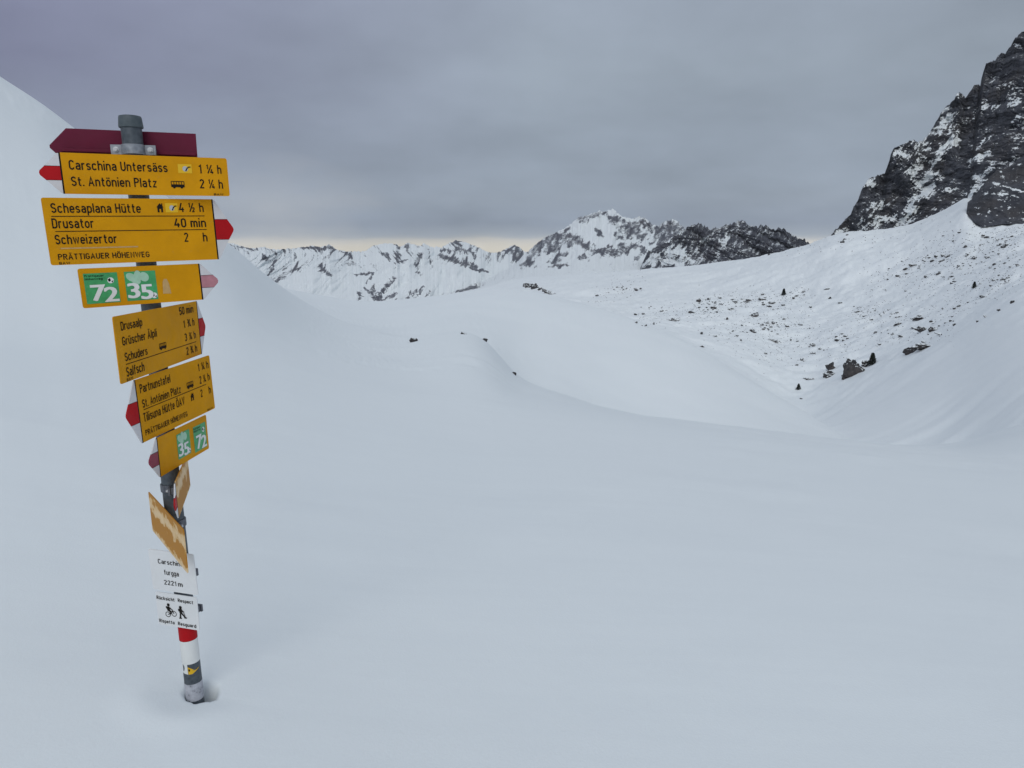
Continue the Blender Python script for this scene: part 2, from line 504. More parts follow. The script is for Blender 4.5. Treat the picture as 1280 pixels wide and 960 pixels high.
KN.append(curve_px([(-400, 100, 95), (0, 200, 95), (200, 330, 92), (300, 352, 90), (350, 361, 86), (400, 371, 82), (470, 378, 80), (540, 371.5, 76), (590, 364, 72), (630, 361, 70), (680, 367, 66),
                    (740, 381, 62), (800, 400, 58), (860, 428, 54), (930, 470, 51), (1000, 513, 48), (1055, 547, 45), (1110, 572, 46), (1180, 592, 62), (1280, 580, 76), (1600, 540, 76)]) + (60,))
KN.append(curve_px([(-400, 300, 170), (0, 340, 170), (300, 420, 170), (470, 432, 170), (630, 430, 170), (760, 450, 175), (860, 480, 180), (930, 515, 175), (1000, 535, 160), (1060, 560, 145), (1180, 566, 135), (1280, 540, 125), (1600, 480, 110)]) + (60,))
KN.append(curve_px([(-400, 330, 480), (0, 400, 480), (300, 430, 480), (470, 440, 480), (630, 412, 460), (700, 405, 440), (760, 403, 420), (800, 408, 400), (860, 425, 375), (930, 455, 350), (1000, 496, 320), (1060, 474, 320), (1120, 452, 312), (1180, 426, 305), (1280, 378, 290), (1600, 290, 290)]) + (110,))
KN.append(curve_px([(-400, 330, 900), (0, 380, 900), (300, 400, 900), (470, 402, 900), (600, 388, 850), (660, 378, 800), (700, 374, 780), (760, 377, 740), (800, 384, 690), (900, 389, 640), (1000, 398, 600), (1100, 383, 580), (1180, 357, 550), (1280, 318, 510), (1600, 250, 500)]) + (90,))
KN.append(curve_px([(-400, 340, 1900), (0, 370, 1900), (300, 385, 1900), (470, 385, 1900), (600, 360, 1850), (660, 347, 1750), (700, 344, 1650), (760, 341, 1500), (805, 336.5, 1400), (840, 334, 1330), (873, 332, 1280), (905, 327.5, 1220),
                    (945, 321, 1160), (1011, 307, 1080), (1037, 296, 1040), (1060, 290, 1030), (1095, 288, 1025), (1130, 285, 1020), (1163, 274, 1010), (1190, 260, 1005), (1211, 248.5, 1000), (1219, 258, 960), (1228, 271, 930), (1240, 273, 925), (1254, 270, 920), (1280, 270.5, 920), (1600, 268, 920)]) + (20,))
r8, z8 = KN[-1][0], KN[-1][1]
KN.append((r8 * 1.35, z8 - 0.055 * r8, 6))
KN.append((r8 * 1.35 + 3500, np.full_like(AZ, -800.0), 4))
KN.append((np.full_like(AZ, 9000.0), np.full_like(AZ, -1000.0), 0))
def blur(a, w):
    k = np.exp(-0.5 * (np.arange(-3 * w, 3 * w + 1) / w) ** 2); k /= k.sum()
    p = np.concatenate([a[:1].repeat(3 * w), a, a[-1:].repeat(3 * w)])
    return np.convolve(p, k, 'valid')
KR = np.stack([k[0] for k in KN]); KZ = np.stack([k[1] for k in KN])
for i in range(3, len(KN)):
    w = 10 if i == 4 else 8
    if i == 10: w = 3
    s = blur(KZ[i] / KR[i], w); KR[i] = blur(KR[i], w); KZ[i] = s * KR[i]
for i in (1, 2, 3):
    KZ[i] = blur(KZ[i], 60)
wl = sst(-0.42, -0.30, AZ)
for i in (4, 5, 6):
    q_ = blur(KZ[i] / KR[i], 45); r_ = blur(KR[i], 45)
    KR[i], KZ[i] = KR[i] * wl + r_ * (1 - wl), KZ[i] * wl + q_ * r_ * (1 - wl)
LX = np.log(KR); MS = pchip_slopes(LX, KZ)
for i in range(len(KN)):
    MS[i] = blur(MS[i], 30 if i != 10 else 6)
rowsR, rowsZ, rowsK = [], [], []
for i in range(len(KN) - 1):
    n = KN[i][2]
    for j in range(n):
        t = j / n; h = LX[i + 1] - LX[i]
        rowsR.append(np.exp(LX[i] + h * t))
        rowsZ.append(KZ[i] * (1 + 2 * t) * (1 - t) ** 2 + h * MS[i] * t * (1 - t) ** 2 + KZ[i + 1] * t * t * (3 - 2 * t) + h * MS[i + 1] * t * t * (t - 1))
        rowsK.append(i + t)
rowsR.append(KR[-1]); rowsZ.append(KZ[-1]); rowsK.append(len(KN) - 1)
TR = np.stack(rowsR); TZ = np.stack(rowsZ); TK = np.array(rowsK)[:, None]
# bring the two crests to the heights surveyed from the photograph
def set_crest(pts, k_in0, k_in1, k_out0, k_out1, a0, a1):
    global TZ
    p = np.array(pts, float); a, sl = azsl(p[:, 0], p[:, 1])
    want = np.interp(AZ, a, sl); side = sst(a0 - .03, a0 + .03, AZ) * (1 - sst(a1 - .03, a1 + .03, AZ))
    win = sst(k_in0, k_in1, TK) * (1 - sst(k_out0, k_out1, TK))
    for _ in range(4):
        m = (TK[:, 0] > k_in0) & (TK[:, 0] < k_out1)
        have = ((TZ - EYE[2]) / TR)[m].max(axis=0)
        TZ = TZ + blur((want - have) * side, 10) * TR * win
set_crest([(-300, -112), (0, 95), (54, 130), (93, 160), (200, 240), (300, 315), (345, 352)], 2.2, 3.5, 4.8, 5.8, -0.80, azsl(330, 340)[0])
set_crest([(430, 376.5), (470, 378), (540, 371.5), (590, 364), (630, 361), (680, 367), (740, 381), (800, 400), (860, 428), (930, 470), (1000, 513), (1040, 538)], 5.2, 5.8, 6.2, 6.8, azsl(440, 378)[0], azsl(1010, 515)[0])
TX = TR * np.sin(AZ); TY = TR * np.cos(AZ)
# snow relief
near = sst(0.8, 4, TR) * (1 - sst(60, 140, TR))
TZ = TZ + near * (0.045 * fbm(TX / 5.5, TY / 5.5, o=3, seed=3) + 0.030 * fbm(TX / 1.3 + TY / 4, TY / 0.45, o=4, seed=4) * sst(-.2, .35, fbm(TX / 4, TY / 3, o=2, seed=14))) * sst(2, 9, TR)
TZ = TZ + 0.006 * fbm(TX / 0.7, TY / 0.7, o=3, seed=5) * (1 - sst(6, 20, TR))
mid = sst(28, 60, TR) * (1 - sst(120, 200, TR))
TZ = TZ + mid * 0.25 * fbm(TX / 18, TY / 18, o=3, seed=6)
q = np.log(TR) - 2.3 * AZ
q = q + 0.10 * fbm(q * 2.5, AZ * 5, o=2, seed=18)
rip = fbm(q * 7.0, AZ * 3.5 + q * 0.6, o=5, gain=0.5, seed=8) * (0.25 + 1.1 * sst(-0.3, 0.4, fbm(q * 2.0 + 5, AZ * 6, o=2, seed=19)))
env = sst(6.35, 7.1, TK) * (1 - sst(8.0, 8.5, TK)) * sst(0.30, 0.40, AZ)
TZ = TZ + env * 1.15 * rip
far = sst(7.4, 8.6, TK) * (1 - sst(9.85, 10.15, TK)) 
TZ = TZ + far * (5.0 * fbm(TX / 90, TY / 90, o=4, seed=9) + 1.7 * fbm(TX / 15, TY / 15, o=4, gain=.6, seed=10))
# little hollow melted round the post
BASE = np.array([-1.15788, 2.32719, 0.0])
d = np.hypot(TX - BASE[0], TY - BASE[1])
dir_ = np.arctan2(TY - BASE[1], TX - BASE[0])
d2 = np.hypot((TX - BASE[0] - 0.021) * 0.95, (TY - BASE[1] - 0.012)) * (1 + 0.30 * fbm(np.cos(dir_) * 1.3, np.sin(dir_) * 1.3, o=3, seed=91))
TZ = TZ + 0.026 * np.exp(-(d / 0.6) ** 2) - 0.125 * np.exp(-(d2 / 0.048) ** 4) - 0.012 * np.exp(-(d2 / 0.11) ** 2) + 0.012 * np.exp(-((d - 0.18) / 0.07) ** 2) * (0.6 + 0.4 * np.cos(dir_ + 2.2))
ground_off = TZ[np.unravel_index(np.argmin(np.where(np.abs(d - 0.2) < 0.02, 0, 9) + 0 * d), d.shape)]
ground = grid_mesh('snow_ground', np.stack([TX, TY, TZ], -1)[:, ::-1], MAT_SNOW, wrap=True)
tag(ground, 'smooth white snow covering the pass, the hollow and the far slope', None, None, 'structure')
del ground['label']
print('ground verts', TX.size)
bvh = BVHTree.FromPolygons([tuple(v) for v in np.stack([TX, TY, TZ], -1).reshape(-1, 3)],
    [tuple(f) for f in (lambda I: np.stack([I[:-1, :-1], I[:-1, 1:], I[1:, 1:], I[1:, :-1]], -1).reshape(-1, 4))(np.arange(TX.size).reshape(TX.shape)[:, 85:85 + 1020])]) if False else None
_dg = bpy.context.evaluated_depsgraph_get()
bvh = BVHTree.FromObject(ground, _dg)
def hit(x, y):
    h = bvh.ray_cast(Vector(EYE), ray(x, y))
    return h[0], h[1]

# ------------------------------------------------------------------ MOUNTAINS
def stroke_field(px, py, strokes):
    f = np.full(px.shape, -9.0)
    for x0, y0, x1, y1, w in strokes:
        dx, dy = x1 - x0, y1 - y0; l2 = dx * dx + dy * dy + 1e-9
        t = np.clip(((px - x0) * dx + (py - y0) * dy) / l2, 0, 1)
        dd = np.hypot(px - x0 - t * dx, py - y0 - t * dy)
        f = np.maximum(f, 1 - dd / w)
    return f
def blob_field(px, py, blobs):
    f = np.full(px.shape, -9.0)
    for cx, cy, rx, ry, a in blobs:
        c, s = math.cos(R(a)), math.sin(R(a))
        u = ((px - cx) * c + (py - cy) * s) / rx; v = (-(px - cx) * s + (py - cy) * c) / ry
        f = np.maximum(f, 1.4 - np.hypot(u, v))
    return f
def mountain(name, sky_pts, base_pts, x0, x1, ncol, nrow, disp, maskf, mat, jitter, prof=1.0, back=0.35, beyond=None):
    sp = np.array(sky_pts, float); bp = np.array(base_pts, float)
    a0 = azsl(x0, 300)[0]; a1 = azsl(x1, 300)[0]
    az = np.linspace(a0, a1, ncol)
    if beyond:                                  # coarser outside the photograph's frame
        az = np.concatenate([az, np.linspace(a1, azsl(beyond[0], 300)[0], beyond[1])[1:]])
    saz, ssl = azsl(sp[:, 0], sp[:, 1]); o = np.argsort(saz); saz, ssl, sr = saz[o], ssl[o], sp[o, 2]
    baz, bsl = azsl(bp[:, 0], bp[:, 1])
    tr = np.interp(az, saz, sr); ts = np.interp(az, saz, ssl)
    ts = ts + jitter * (fbm(az * 330, az * 0 + 3.3, o=4, gain=0.65, seed=21))
    br = np.interp(az, baz, bp[:, 2]); bs = np.interp(az, baz, bsl)
    t = np.linspace(0, 1, nrow)[:, None]
    r = br + (tr - br) * t
    zb, zt = EYE[2] + bs * br, EYE[2] + ts * tr
    z = zb + (zt - zb) * t ** prof
    sl = (z - EYE[2]) / r
    lat = az[None, :] * r
    dr = disp(lat, z, r, t)
    r2 = r + dr
    z2 = EYE[2] + sl * r2
    P = np.stack([r2 * np.sin(az), r2 * np.cos(az), z2], -1)
    # far side
    rows = [P]
    for k in (1, 2):
        rb = r2[-1] * (1 + back * 0.5 * k)
        zz = z2[-1] - (zt - zb) * 0.5 * k - 30
        rows.append(np.stack([rb * np.sin(az), rb * np.cos(az), zz], -1)[None])
    px, py = project(P.reshape(-1, 3)); px = px.reshape(r.shape); py = py.reshape(r.shape)
    du = np.gradient(P, axis=1); dv = np.gradient(P, axis=0)
    n = np.cross(du, dv); n /= np.linalg.norm(n, axis=-1, keepdims=True) + 1e-12
    sn = maskf(px, py, n[..., 2], lat, z2, t)
    A = np.concatenate([sn, sn[-1:], sn[-1:]], 0)
    ob = grid_mesh(name, np.concatenate(rows, 0), mat, {'snow': A})
    ob['kind'] = 'structure'
    return ob

# --- far left range
Z1 = lambda p: [(280 + .3125 * a, 250 + .3125 * b) for a, b in p]
rng_sky = [(x, y, 5200) for x, y in [(200, 330), (262, 318)] + Z1([(20,170),(70,185),(120,195),(160,188),(200,198),(260,195),(320,190),(345,182),(385,190),(408,182),(420,178),(434,186),(450,200),(490,205),(530,206),(560,205),(600,182),(650,172),(680,176),(690,174),(700,188),(718,182),(735,168),(752,176),(770,180),(785,182),(800,175),(840,190),(852,186),(870,190),(900,172),(930,160),(980,175),(1020,190),(1060,210),(1105,208),(1140,190),(1160,180),(1180,188),(1195,205),(1215,205)]) + [(690, 312), (760, 330)]]
rng_base = [(200, 400, 3400), (760, 400, 3400)]
st_rng = [tuple(Z1([(a, b), (c, d)])[0]) + tuple(Z1([(a, b), (c, d)])[1]) + (w * .3125,) for a, b, c, d, w in
    [(150,210,170,235,5),(205,245,175,300,5),(195,330,290,270,12),(210,325,240,290,10),(60,185,130,200,7),(320,190,400,195,9),(405,190,440,190,13),(385,265,420,300,9),(530,300,600,292,5),(600,292,572,330,4),
     (680,315,600,408,7),(620,405,560,350,5),(615,405,600,345,6),(620,400,640,350,6),(625,405,690,372,5),(600,400,590,360,9),(750,410,800,352,5),(720,408,770,360,5),(790,400,822,368,5),(742,400,745,370,5),
     (640,215,660,232,9),(690,210,700,250,9),(705,250,730,240,6),(735,170,730,190,6),(690,175,694,192,7),(790,215,768,262,7),(820,230,830,265,8),(860,225,1000,265,9),(900,235,960,250,10),(980,272,1052,290,4),(880,385,1000,350,9),(1010,345,1015,368,12),(1060,335,1088,350,15),
     (540,375,548,395,8),(470,205,512,228,6),(1140,190,1180,235,14),(1160,185,1195,230,12),(930,190,970,205,10),(870,198,905,202,6),(1120,200,1150,205,6),(690,410,705,412,9),(815,400,845,402,6),(780,290,785,296,7),(930,165,960,215,7),(985,205,1010,225,6)]]
def disp_rng(lat, z, r, t):
    wx = 220 * fbm(lat / 900, z / 500, o=3, seed=40)
    return 240 * ridged((lat + wx) / 620, z / 900 + lat / 1500, o=5, gain=0.5, seed=41) + 30 * fbm(lat / 70, z / 60, o=3, seed=44)
def mask_rng(px, py, nz, lat, z, t):
    w = 3.0 * fbm(px / 7, py / 7, o=3, seed=45)
    w2 = 3.0 * fbm(px / 7 + 40, py / 7, o=3, seed=46)
    s = stroke_field(px + w, py + w2, st_rng)
    kd = 0.9 * np.clip(fbm(px / 45, py / 60, o=2, seed=48) * 2.2, -1, 1)
    rib = fbm((px - kd * (py - 320)) / 3.6, (py + 0.2 * px) / 15, o=4, gain=.62, seed=47) - 0.25 * sst(0, .4, fbm(px / 22, py / 14, o=2, seed=49))
    s2 = np.where(s > -1.6, s, -1.6)
    return 0.92 - 0.60 * sst(-1.0, 0.8, s2 + 1.0 * rib) - 0.40 * np.clip(0.52 - nz, 0, 0.3) - 0.55 * sst(-0.05, 0.55, rib) * sst(0.35, 0.95, t)
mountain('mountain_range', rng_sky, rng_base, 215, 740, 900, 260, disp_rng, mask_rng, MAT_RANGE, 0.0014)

# --- snowy summit
Z2 = lambda p: [(600 + .359375 * a, 230 + .359375 * b) for a, b in p]
pk_sky = [(x, y, 4600) for x, y in [(600, 352), (635, 336)] + Z2([(140,262),(160,240),(180,222),(200,205),(225,186),(250,175),(290,155),(310,142),(330,125),(355,112),(380,105),(400,98),(415,92),(424,98),(435,95),(450,90),(462,82),(470,90),(475,100),(490,108),(510,118),(530,118),(555,114),(575,120),(585,128),(600,140),(620,145),(640,132),(655,126),(670,122),(688,130),(705,150),(730,160),(760,172),(860,215)]) + [(990, 330)]]
pk_base = [(600, 362, 2600), (800, 360, 2500), (990, 360, 2500)]
st_pk = [tuple(Z2([(a, b), (c, d)])[0]) + tuple(Z2([(a, b), (c, d)])[1]) + (w * .359,) for a, b, c, d, w in
    [(355,120,425,103,10),(165,275,205,215,16),(205,215,260,185,16),(240,235,300,185,17),(260,180,320,205,13),(320,190,375,220,14),(285,180,330,185,10),(225,200,250,215,14),(270,250,300,245,9),(245,285,305,285,6),(245,270,270,268,10),
     (455,125,500,130,11),(490,150,560,130,20),(510,165,570,180,16),(550,130,600,150,15),(590,150,630,160,12),(630,165,700,145,22),(640,190,700,160,16),(615,190,640,205,20),(395,235,470,240,12),(440,235,480,225,11),(490,225,545,210,12),(480,240,505,238,12),(540,215,580,235,12),(350,255,375,255,10),
     (540,260,560,250,6),(575,292,608,280,9),(600,270,606,284,10),(400,160,430,185,6),(470,175,500,190,6),(460,330,480,360,5),(490,370,520,400,6),(440,375,445,390,5)]]
def disp_pk(lat, z, r, t):
    wx = 150 * fbm(lat / 600, z / 500, o=3, seed=50)
    return (230 * ridged((lat + wx) / 520, z / 520 - lat / 900, o=5, gain=0.52, seed=51) + 28 * fbm(lat / 60, z / 50, o=3, seed=54)) * sst(0.12, 0.45, t)
def mask_pk(px, py, nz, lat, z, t):
    w = 3.0 * fbm(px / 8, py / 8, o=3, seed=55); w2 = 3.0 * fbm(px / 8 + 9, py / 8, o=3, seed=56)
    s = stroke_field(px + w, py + w2, st_pk); s = np.where(s > -1.6, s, -1.6)
    mt = fbm((px + 0.6 * py) / 5, (py - 0.5 * px) / 9, o=4, seed=57)
    return 0.92 - 0.56 * sst(-1.0, 0.9, s + 1.1 * mt) - 0.45 * np.clip(0.45 - nz, 0, 0.3) - 0.22 * sst(0.1, 0.6, mt)
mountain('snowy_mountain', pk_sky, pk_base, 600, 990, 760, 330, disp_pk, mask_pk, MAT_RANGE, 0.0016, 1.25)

# --- dark rock ridge in front of it
rg_sky = [(x, y, 3000) for x, y in [(795, 345), (803, 330)] + Z2([(585,235),(600,225),(620,212),(650,205),(675,182),(700,170),(722,150),(745,142),(760,138),(780,146),(800,158),(825,155),(850,148),(868,140),(885,132),(900,130),(920,132),(935,138),(950,150),(970,146),(990,145),(1010,152),(1025,158),(1038,152),(1050,155),(1065,162),(1080,175),(1095,182),(1110,190),(1125,192),(1140,200),(1148,215)]) + [(1030, 330)]]
rg_base = [(795, 345, 2300), (840, 345, 2250), (873, 342, 2250), (1030, 342, 2250)]
def disp_rg(lat, z, r, t):
    wx = 60 * fbm(lat / 200, z / 200, o=3, seed=60)
    return 150 * ridged((lat + wx + 0.5 * z) / 230, (z - 0.3 * lat) / 260, o=6, gain=0.55, seed=61) * sst(0, 0.3, t)
bl_rg = [(844, 317, 13, 10, 0), (818, 325, 12, 6, -30), (846, 328, 22, 5, 0), (940, 280, 4, 2, 0), (905, 300, 4, 8, 30), (880, 300, 3, 6, 30)]
def mask_rg(px, py, nz, lat, z, t):
    w = 3 * fbm(px / 8, py / 8, o=3, seed=62); b = blob_field(px + w, py + w, bl_rg); b = np.where(b > -1, b, -1)
    mt = fbm((px + 0.8 * py) / 4, (py - 0.8 * px) / 11, o=4, seed=63)
    return 0.15 + 0.52 * sst(0.0, 0.8, b + 0.5 * mt) + 0.40 * mt + 0.42 * np.clip(nz - 0.35, -0.2, 0.5) - 0.10 * sst(920, 980, px)
mountain('rocky_mountain_ridge', rg_sky, rg_base, 796, 1030, 560, 260, disp_rg, mask_rg, MAT_RIDGE, 0.0030)

# --- the big cliff on the right
Z3 = lambda p: [(1000 + .30205 * a, 20 + .30205 * b) for a, b in p]
cl_sky = Z3([(110,925),(125,915),(142,890),(160,870),(185,845),(210,820),(222,790),(240,760),(245,745),(262,705),(275,685),(290,670),(310,664),(325,658),(350,652),(362,620),(372,590),(375,570),(390,548),(410,535),(435,525),(460,518),(485,519),(508,520),(520,500),(540,480),(556,445),(575,420),(583,400),(600,380),(622,362),(640,342),(650,320),(662,316),(676,322),(684,338),(694,326),(708,306),(718,288),(728,281),(740,284),(746,292),(750,262),(757,238),(770,195),(790,186),(812,180),(822,160),(836,154),(850,155),(864,132),(880,112),(890,92),(905,78),(918,68),(927,65)]) + [(1290, 30), (1310, 10), (1330, -5), (1345, -25), (1370, -30), (1400, -60), (1450, -70), (1500, -60), (1600, 0), (1700, -20), (1850, 60), (2000, 40), (2300, 130), (2700, 190), (3100, 300)]
cl_sky = [(x, y, np.interp(x, [1030, 1100, 1180, 1240, 1500], [1085, 1150, 1200, 1230, 1240])) for x, y in cl_sky]
cl_base = [(1030, 312, 1075), (1130, 300, 1050), (1163, 290, 1035), (1200, 278, 1020), (1212, 282, 985), (1226, 292, 958), (1254, 286, 950), (1280, 286, 945), (1500, 290, 945), (3100, 300, 945)]
def disp_cl(lat, z, r, t):
    wx = 14 * fbm(lat / 60, z / 60, o=3, seed=70)
    a, b = lat + wx, z + wx
    tilt = ridged((a * 0.62 - b * 0.78) / 46, (a * 0.78 + b * 0.62) / 130, o=6, gain=0.55, seed=71)
    vert = ridged(a / 38, b / 190, o=6, gain=0.55, seed=72)
    ledge = ridged((a * 0.64 + b * 0.77) / 120, (b * 0.64 - a * 0.77) / 40, o=4, gain=0.5, seed=78)
    k = sst(560, 700, lat) * 0.65 + 0.2
    big = ridged((a * 0.93 - b * 0.36) / 105, (b * 0.93 + a * 0.36) / 420, o=2, gain=0.4, seed=80)
    return -(26 * big + 22 * tilt * (1 - k) + 26 * vert * k + 5 * ledge) + 34 * fbm(lat / 110, z / 130, o=3, seed=73) + 7 * fbm(lat / 14, z / 14, o=5, gain=.6, seed=74)
bl_cl = [(1097, 258, 13, 4, -8), (1154, 243, 15, 5, -27), (1160, 238, 11, 5, -35), (1226, 196, 14, 4.5, -27), (1222, 226, 9, 7, -50), (1234, 213, 13, 5, -50), (1228, 232, 10, 4, -45), (1216, 238, 7, 3, -50), (1182, 183, 11, 3.5, -38), (1130, 192, 13, 3.5, 8),
         (1102, 274, 11, 5, -30), (1126, 275, 14, 7, 0), (1141, 262, 9, 6, -20), (1175, 162, 9, 4, -20), (1087, 229, 9, 3, 10), (1267, 200, 9, 5, -35), (1200, 120, 5, 4, 0), (1238, 132, 9, 5, 0), (1266, 127, 7, 8, 40), (1272, 151, 9, 5, -40),
         (1271, 57, 5, 2.5, 20), (1184, 148, 10, 7, -30), (1150, 205, 14, 7, -40), (1160, 222, 14, 5, -35), (1170, 200, 10, 6, -40), (1196, 177, 8, 4, -30), (1230, 175, 5, 3, -30), (1264, 235, 10, 2, 10), (1245, 229, 5, 2, 0), (1260, 244, 9, 2, 10), (1140, 215, 8, 6, -50), (1186, 236, 9, 2.5, -10), (1050, 290, 6, 2.5, -30), (1214, 246, 6, 3, -55), (1219, 236, 7, 4, -60)]
def mask_cl(px, py, nz, lat, z, t):
    w = 4 * fbm(px / 9, py / 9, o=4, seed=75); w2 = 4 * fbm(px / 9 + 31, py / 9, o=4, seed=76)
    b = blob_field(px + w, py + w2, bl_cl); b = np.where(b > -1, b, -1)
    mt = fbm((px + 0.9 * py) / 4.5, (px - py) / 15, o=5, gain=0.62, seed=77) + 0.35 * fbm(px / 30, py / 30, o=2, seed=79)
    leftm = 1 - sst(1165, 1215, px + 0.25 * (py - 200))
    dn = sst(-0.25, 0.45, fbm((px + 0.5 * py) / 26, (py - 0.6 * px) / 40, o=3, seed=81))
    return 0.0 + 0.52 * sst(-0.1, 0.9, b + 0.55 * mt) + (0.10 + 0.38 * dn) * (mt + 0.55) * (0.65 + 0.5 * leftm) + 0.55 * np.clip(nz - 0.45, -0.3, 0.5)
mountain('rock_cliff', cl_sky, cl_base, 1030, 1330, 560, 480, disp_cl, mask_cl, MAT_CLIFF, 0.0016, beyond=(3080, 420))

# --- dark buttress standing out of the snow in front of the cliff
bt_sky = [(1203, 285, 806), (1205.5, 264, 808), (1206.8, 257.5, 812), (1210, 252.5, 815), (1217.5, 246, 820), (1226, 234, 826), (1235, 224, 832), (1245, 213, 840), (1254, 211, 845), (1264, 207, 848), (1272, 199, 850), (1280, 193, 850), (1300, 180, 850), (1340, 165, 850), (1400, 160, 850), (1460, 190, 850), (1500, 290, 850)]
bt_base = [(1203, 288, 800), (1206.8, 266, 798), (1211, 270, 783), (1217, 277, 768), (1223, 281, 756), (1228, 284, 750), (1254, 280, 752), (1280, 281, 752), (1500, 290, 752)]
bl_bt = [(1264, 235, 9, 2.5, 10), (1246, 229, 5, 2, 0), (1258, 244, 9, 2, 10), (1236, 266, 5, 2, 0), (1222, 262, 3, 6, 20), (1250, 250, 6, 1.6, 10)]
def mask_bt(px, py, nz, lat, z, t):
    w = 3 * fbm(px / 7, py / 7, o=3, seed=85)
    b = blob_field(px + w, py + w, bl_bt); b = np.where(b > -1, b, -1)
    mt = fbm((px + 0.2 * py) / 14, (py - 0.2 * px) / 4, o=5, gain=0.6, seed=87)
    return 0.10 + 0.42 * sst(0, 0.9, b + 0.4 * mt) + 0.25 * mt + 0.4 * np.clip(nz - 0.5, -0.3, 0.5)
mountain('rock_buttress', bt_sky, bt_base, 1204, 1499, 480, 200, lambda lat, z, r, t: 0.28 * disp_cl(lat * 1.3, z * 1.3 + 300, r, t), mask_bt, MAT_CLIFF, 0.0010)

# ------------------------------------------------------------------ thin cold air
hm = bpy.data.materials.new('haze'); hm.use_nodes = True
for n_ in list(hm.node_tree.nodes):
    if n_.type == 'BSDF_PRINCIPLED': hm.node_tree.nodes.remove(n_)
pv = hm.node_tree.nodes.new('ShaderNodeVolumePrincipled')
pv.inputs['Color'].default_value = (0.86, 0.91, 1.0, 1); pv.inputs['Density'].default_value = 2.6e-5; pv.inputs['Anisotropy'].default_value = 0.1
hm.node_tree.links.new(pv.outputs[0], [n_ for n_ in hm.node_tree.nodes if n_.type == 'OUTPUT_MATERIAL'][0].inputs['Volume'])
hb = MB(); hb.box((-9200, -9200, -1003), (9200, 9200, 620)); hz = hb.build('haze', hm); hz['kind'] = 'stuff'

# ------------------------------------------------------------------ BOULDERS
def boulder_mesh(name, seed, sub=3, flat=0.7, rough=0.28, mat=None, cuts=7):
    bm = bmesh.new()
    bmesh.ops.create_icosphere(bm, subdivisions=sub, radius=1.0)
    co = np.array([v.co[:] for v in bm.verts])
    rs = np.random.default_rng(seed)
    for _ in range(cuts):                       # flat broken faces
        n = rs.normal(size=3); n /= np.linalg.norm(n); dd = rs.uniform(0.45, 0.8)
        e = np.maximum(co @ n - dd, 0)
        co = co - e[:, None] * n
    off = seed * 3.7
    k = 1 + rough * fbm(co[:, 0] * 1.3 + off, co[:, 1] * 1.3, co[:, 2] * 1.3, o=4, gain=0.55, seed=seed)
    co = co * k[:, None]; co[:, 2] *= flat
    for v, c in zip(bm.verts, co):
        v.co = c
    me = bpy.data.meshes.new(name); bm.to_mesh(me); bm.free()
    me.materials.append(mat or MAT_ROCK)
    return me
def put_rock(me, name, x, y, w, h, label, group=None, sink=0.25, rz=None, cat='rock'):
    p, n = hit(x, y)
    if p is None:
        return None
    dist = (p - Vector(EYE)).length
    k = dist / FPX
    o = bpy.data.objects.new(name, me)
    sxy = w * k * 0.5; szz = h * k * 0.5 * 1.15
    o.scale = (sxy, sxy * random.uniform(0.7, 1.1), szz)
    o.rotation_euler = (random.uniform(-.15, .15), random.uniform(-.25, .25), rz if rz is not None else random.uniform(0, 6.28))
    o.location = p + Vector((0, 0, szz * (0.55 - sink)))
    link(o); tag(o, label, cat, group)
    return o
ZB = lambda x, y: (780 + .390625 * x, 250 + .390625 * y)
big = [  # photo x, y, w, h, label
    (1067, 459, 25, 27, 'largest boulder in the hollow, squarish dark rock capped with snow'),
    (1038, 467, 21, 9, 'flat slab of rock just left of the largest boulder'),
    (1037, 457, 12, 14, 'narrow pointed rock standing behind the flat slab'),
    (1082, 454, 16, 9, 'low broken rock right of the largest boulder, at the conifer foot'),
    (1140, 436, 17, 12, 'rounded dark boulder at the left end of the long rock pair'),
    (1155, 432, 22, 9, 'pointed ragged rock at the right end of the long rock pair'),
    (1154, 410.5, 14, 8, 'dark blocky boulder with a smaller rock touching its right side'),
    (1165, 411, 11, 7, 'small rock touching the right side of a dark blocky boulder'),
    (1149, 397.5, 12, 7.5, 'single round boulder alone above the blocky boulder pair'),
    (1143.5, 409.5, 15, 2.0, 'thin reddish strip of rock lying left of the blocky boulder'),
    (1010, 473, 14, 4, 'thin diagonal rock rib low in the hollow left of the boulders'),
    (943, 393.5, 12, 6, 'largest boulder of the left scree, dark and snow topped'),
    (942, 413.5, 10, 4.5, 'isolated dark rock below the largest boulder of the left scree'),
    (842.5, 399, 11, 4.5, 'long flat rock at the left edge of the scree near the knoll'),
]
protos = [boulder_mesh('boulder', 100 + i, 3, random.uniform(0.7, 0.95), 0.35) for i in range(9)]
for i, (x, y, w, h, lab) in enumerate(big):
    me = boulder_mesh('boulder', 300 + i, 4, 0.9, 0.45, cuts=10)
    put_rock(me, 'boulder', x, y + h * 0.35, w, h, lab, 'large boulders on the far snow slope', rz=random.uniform(-.4, .4))
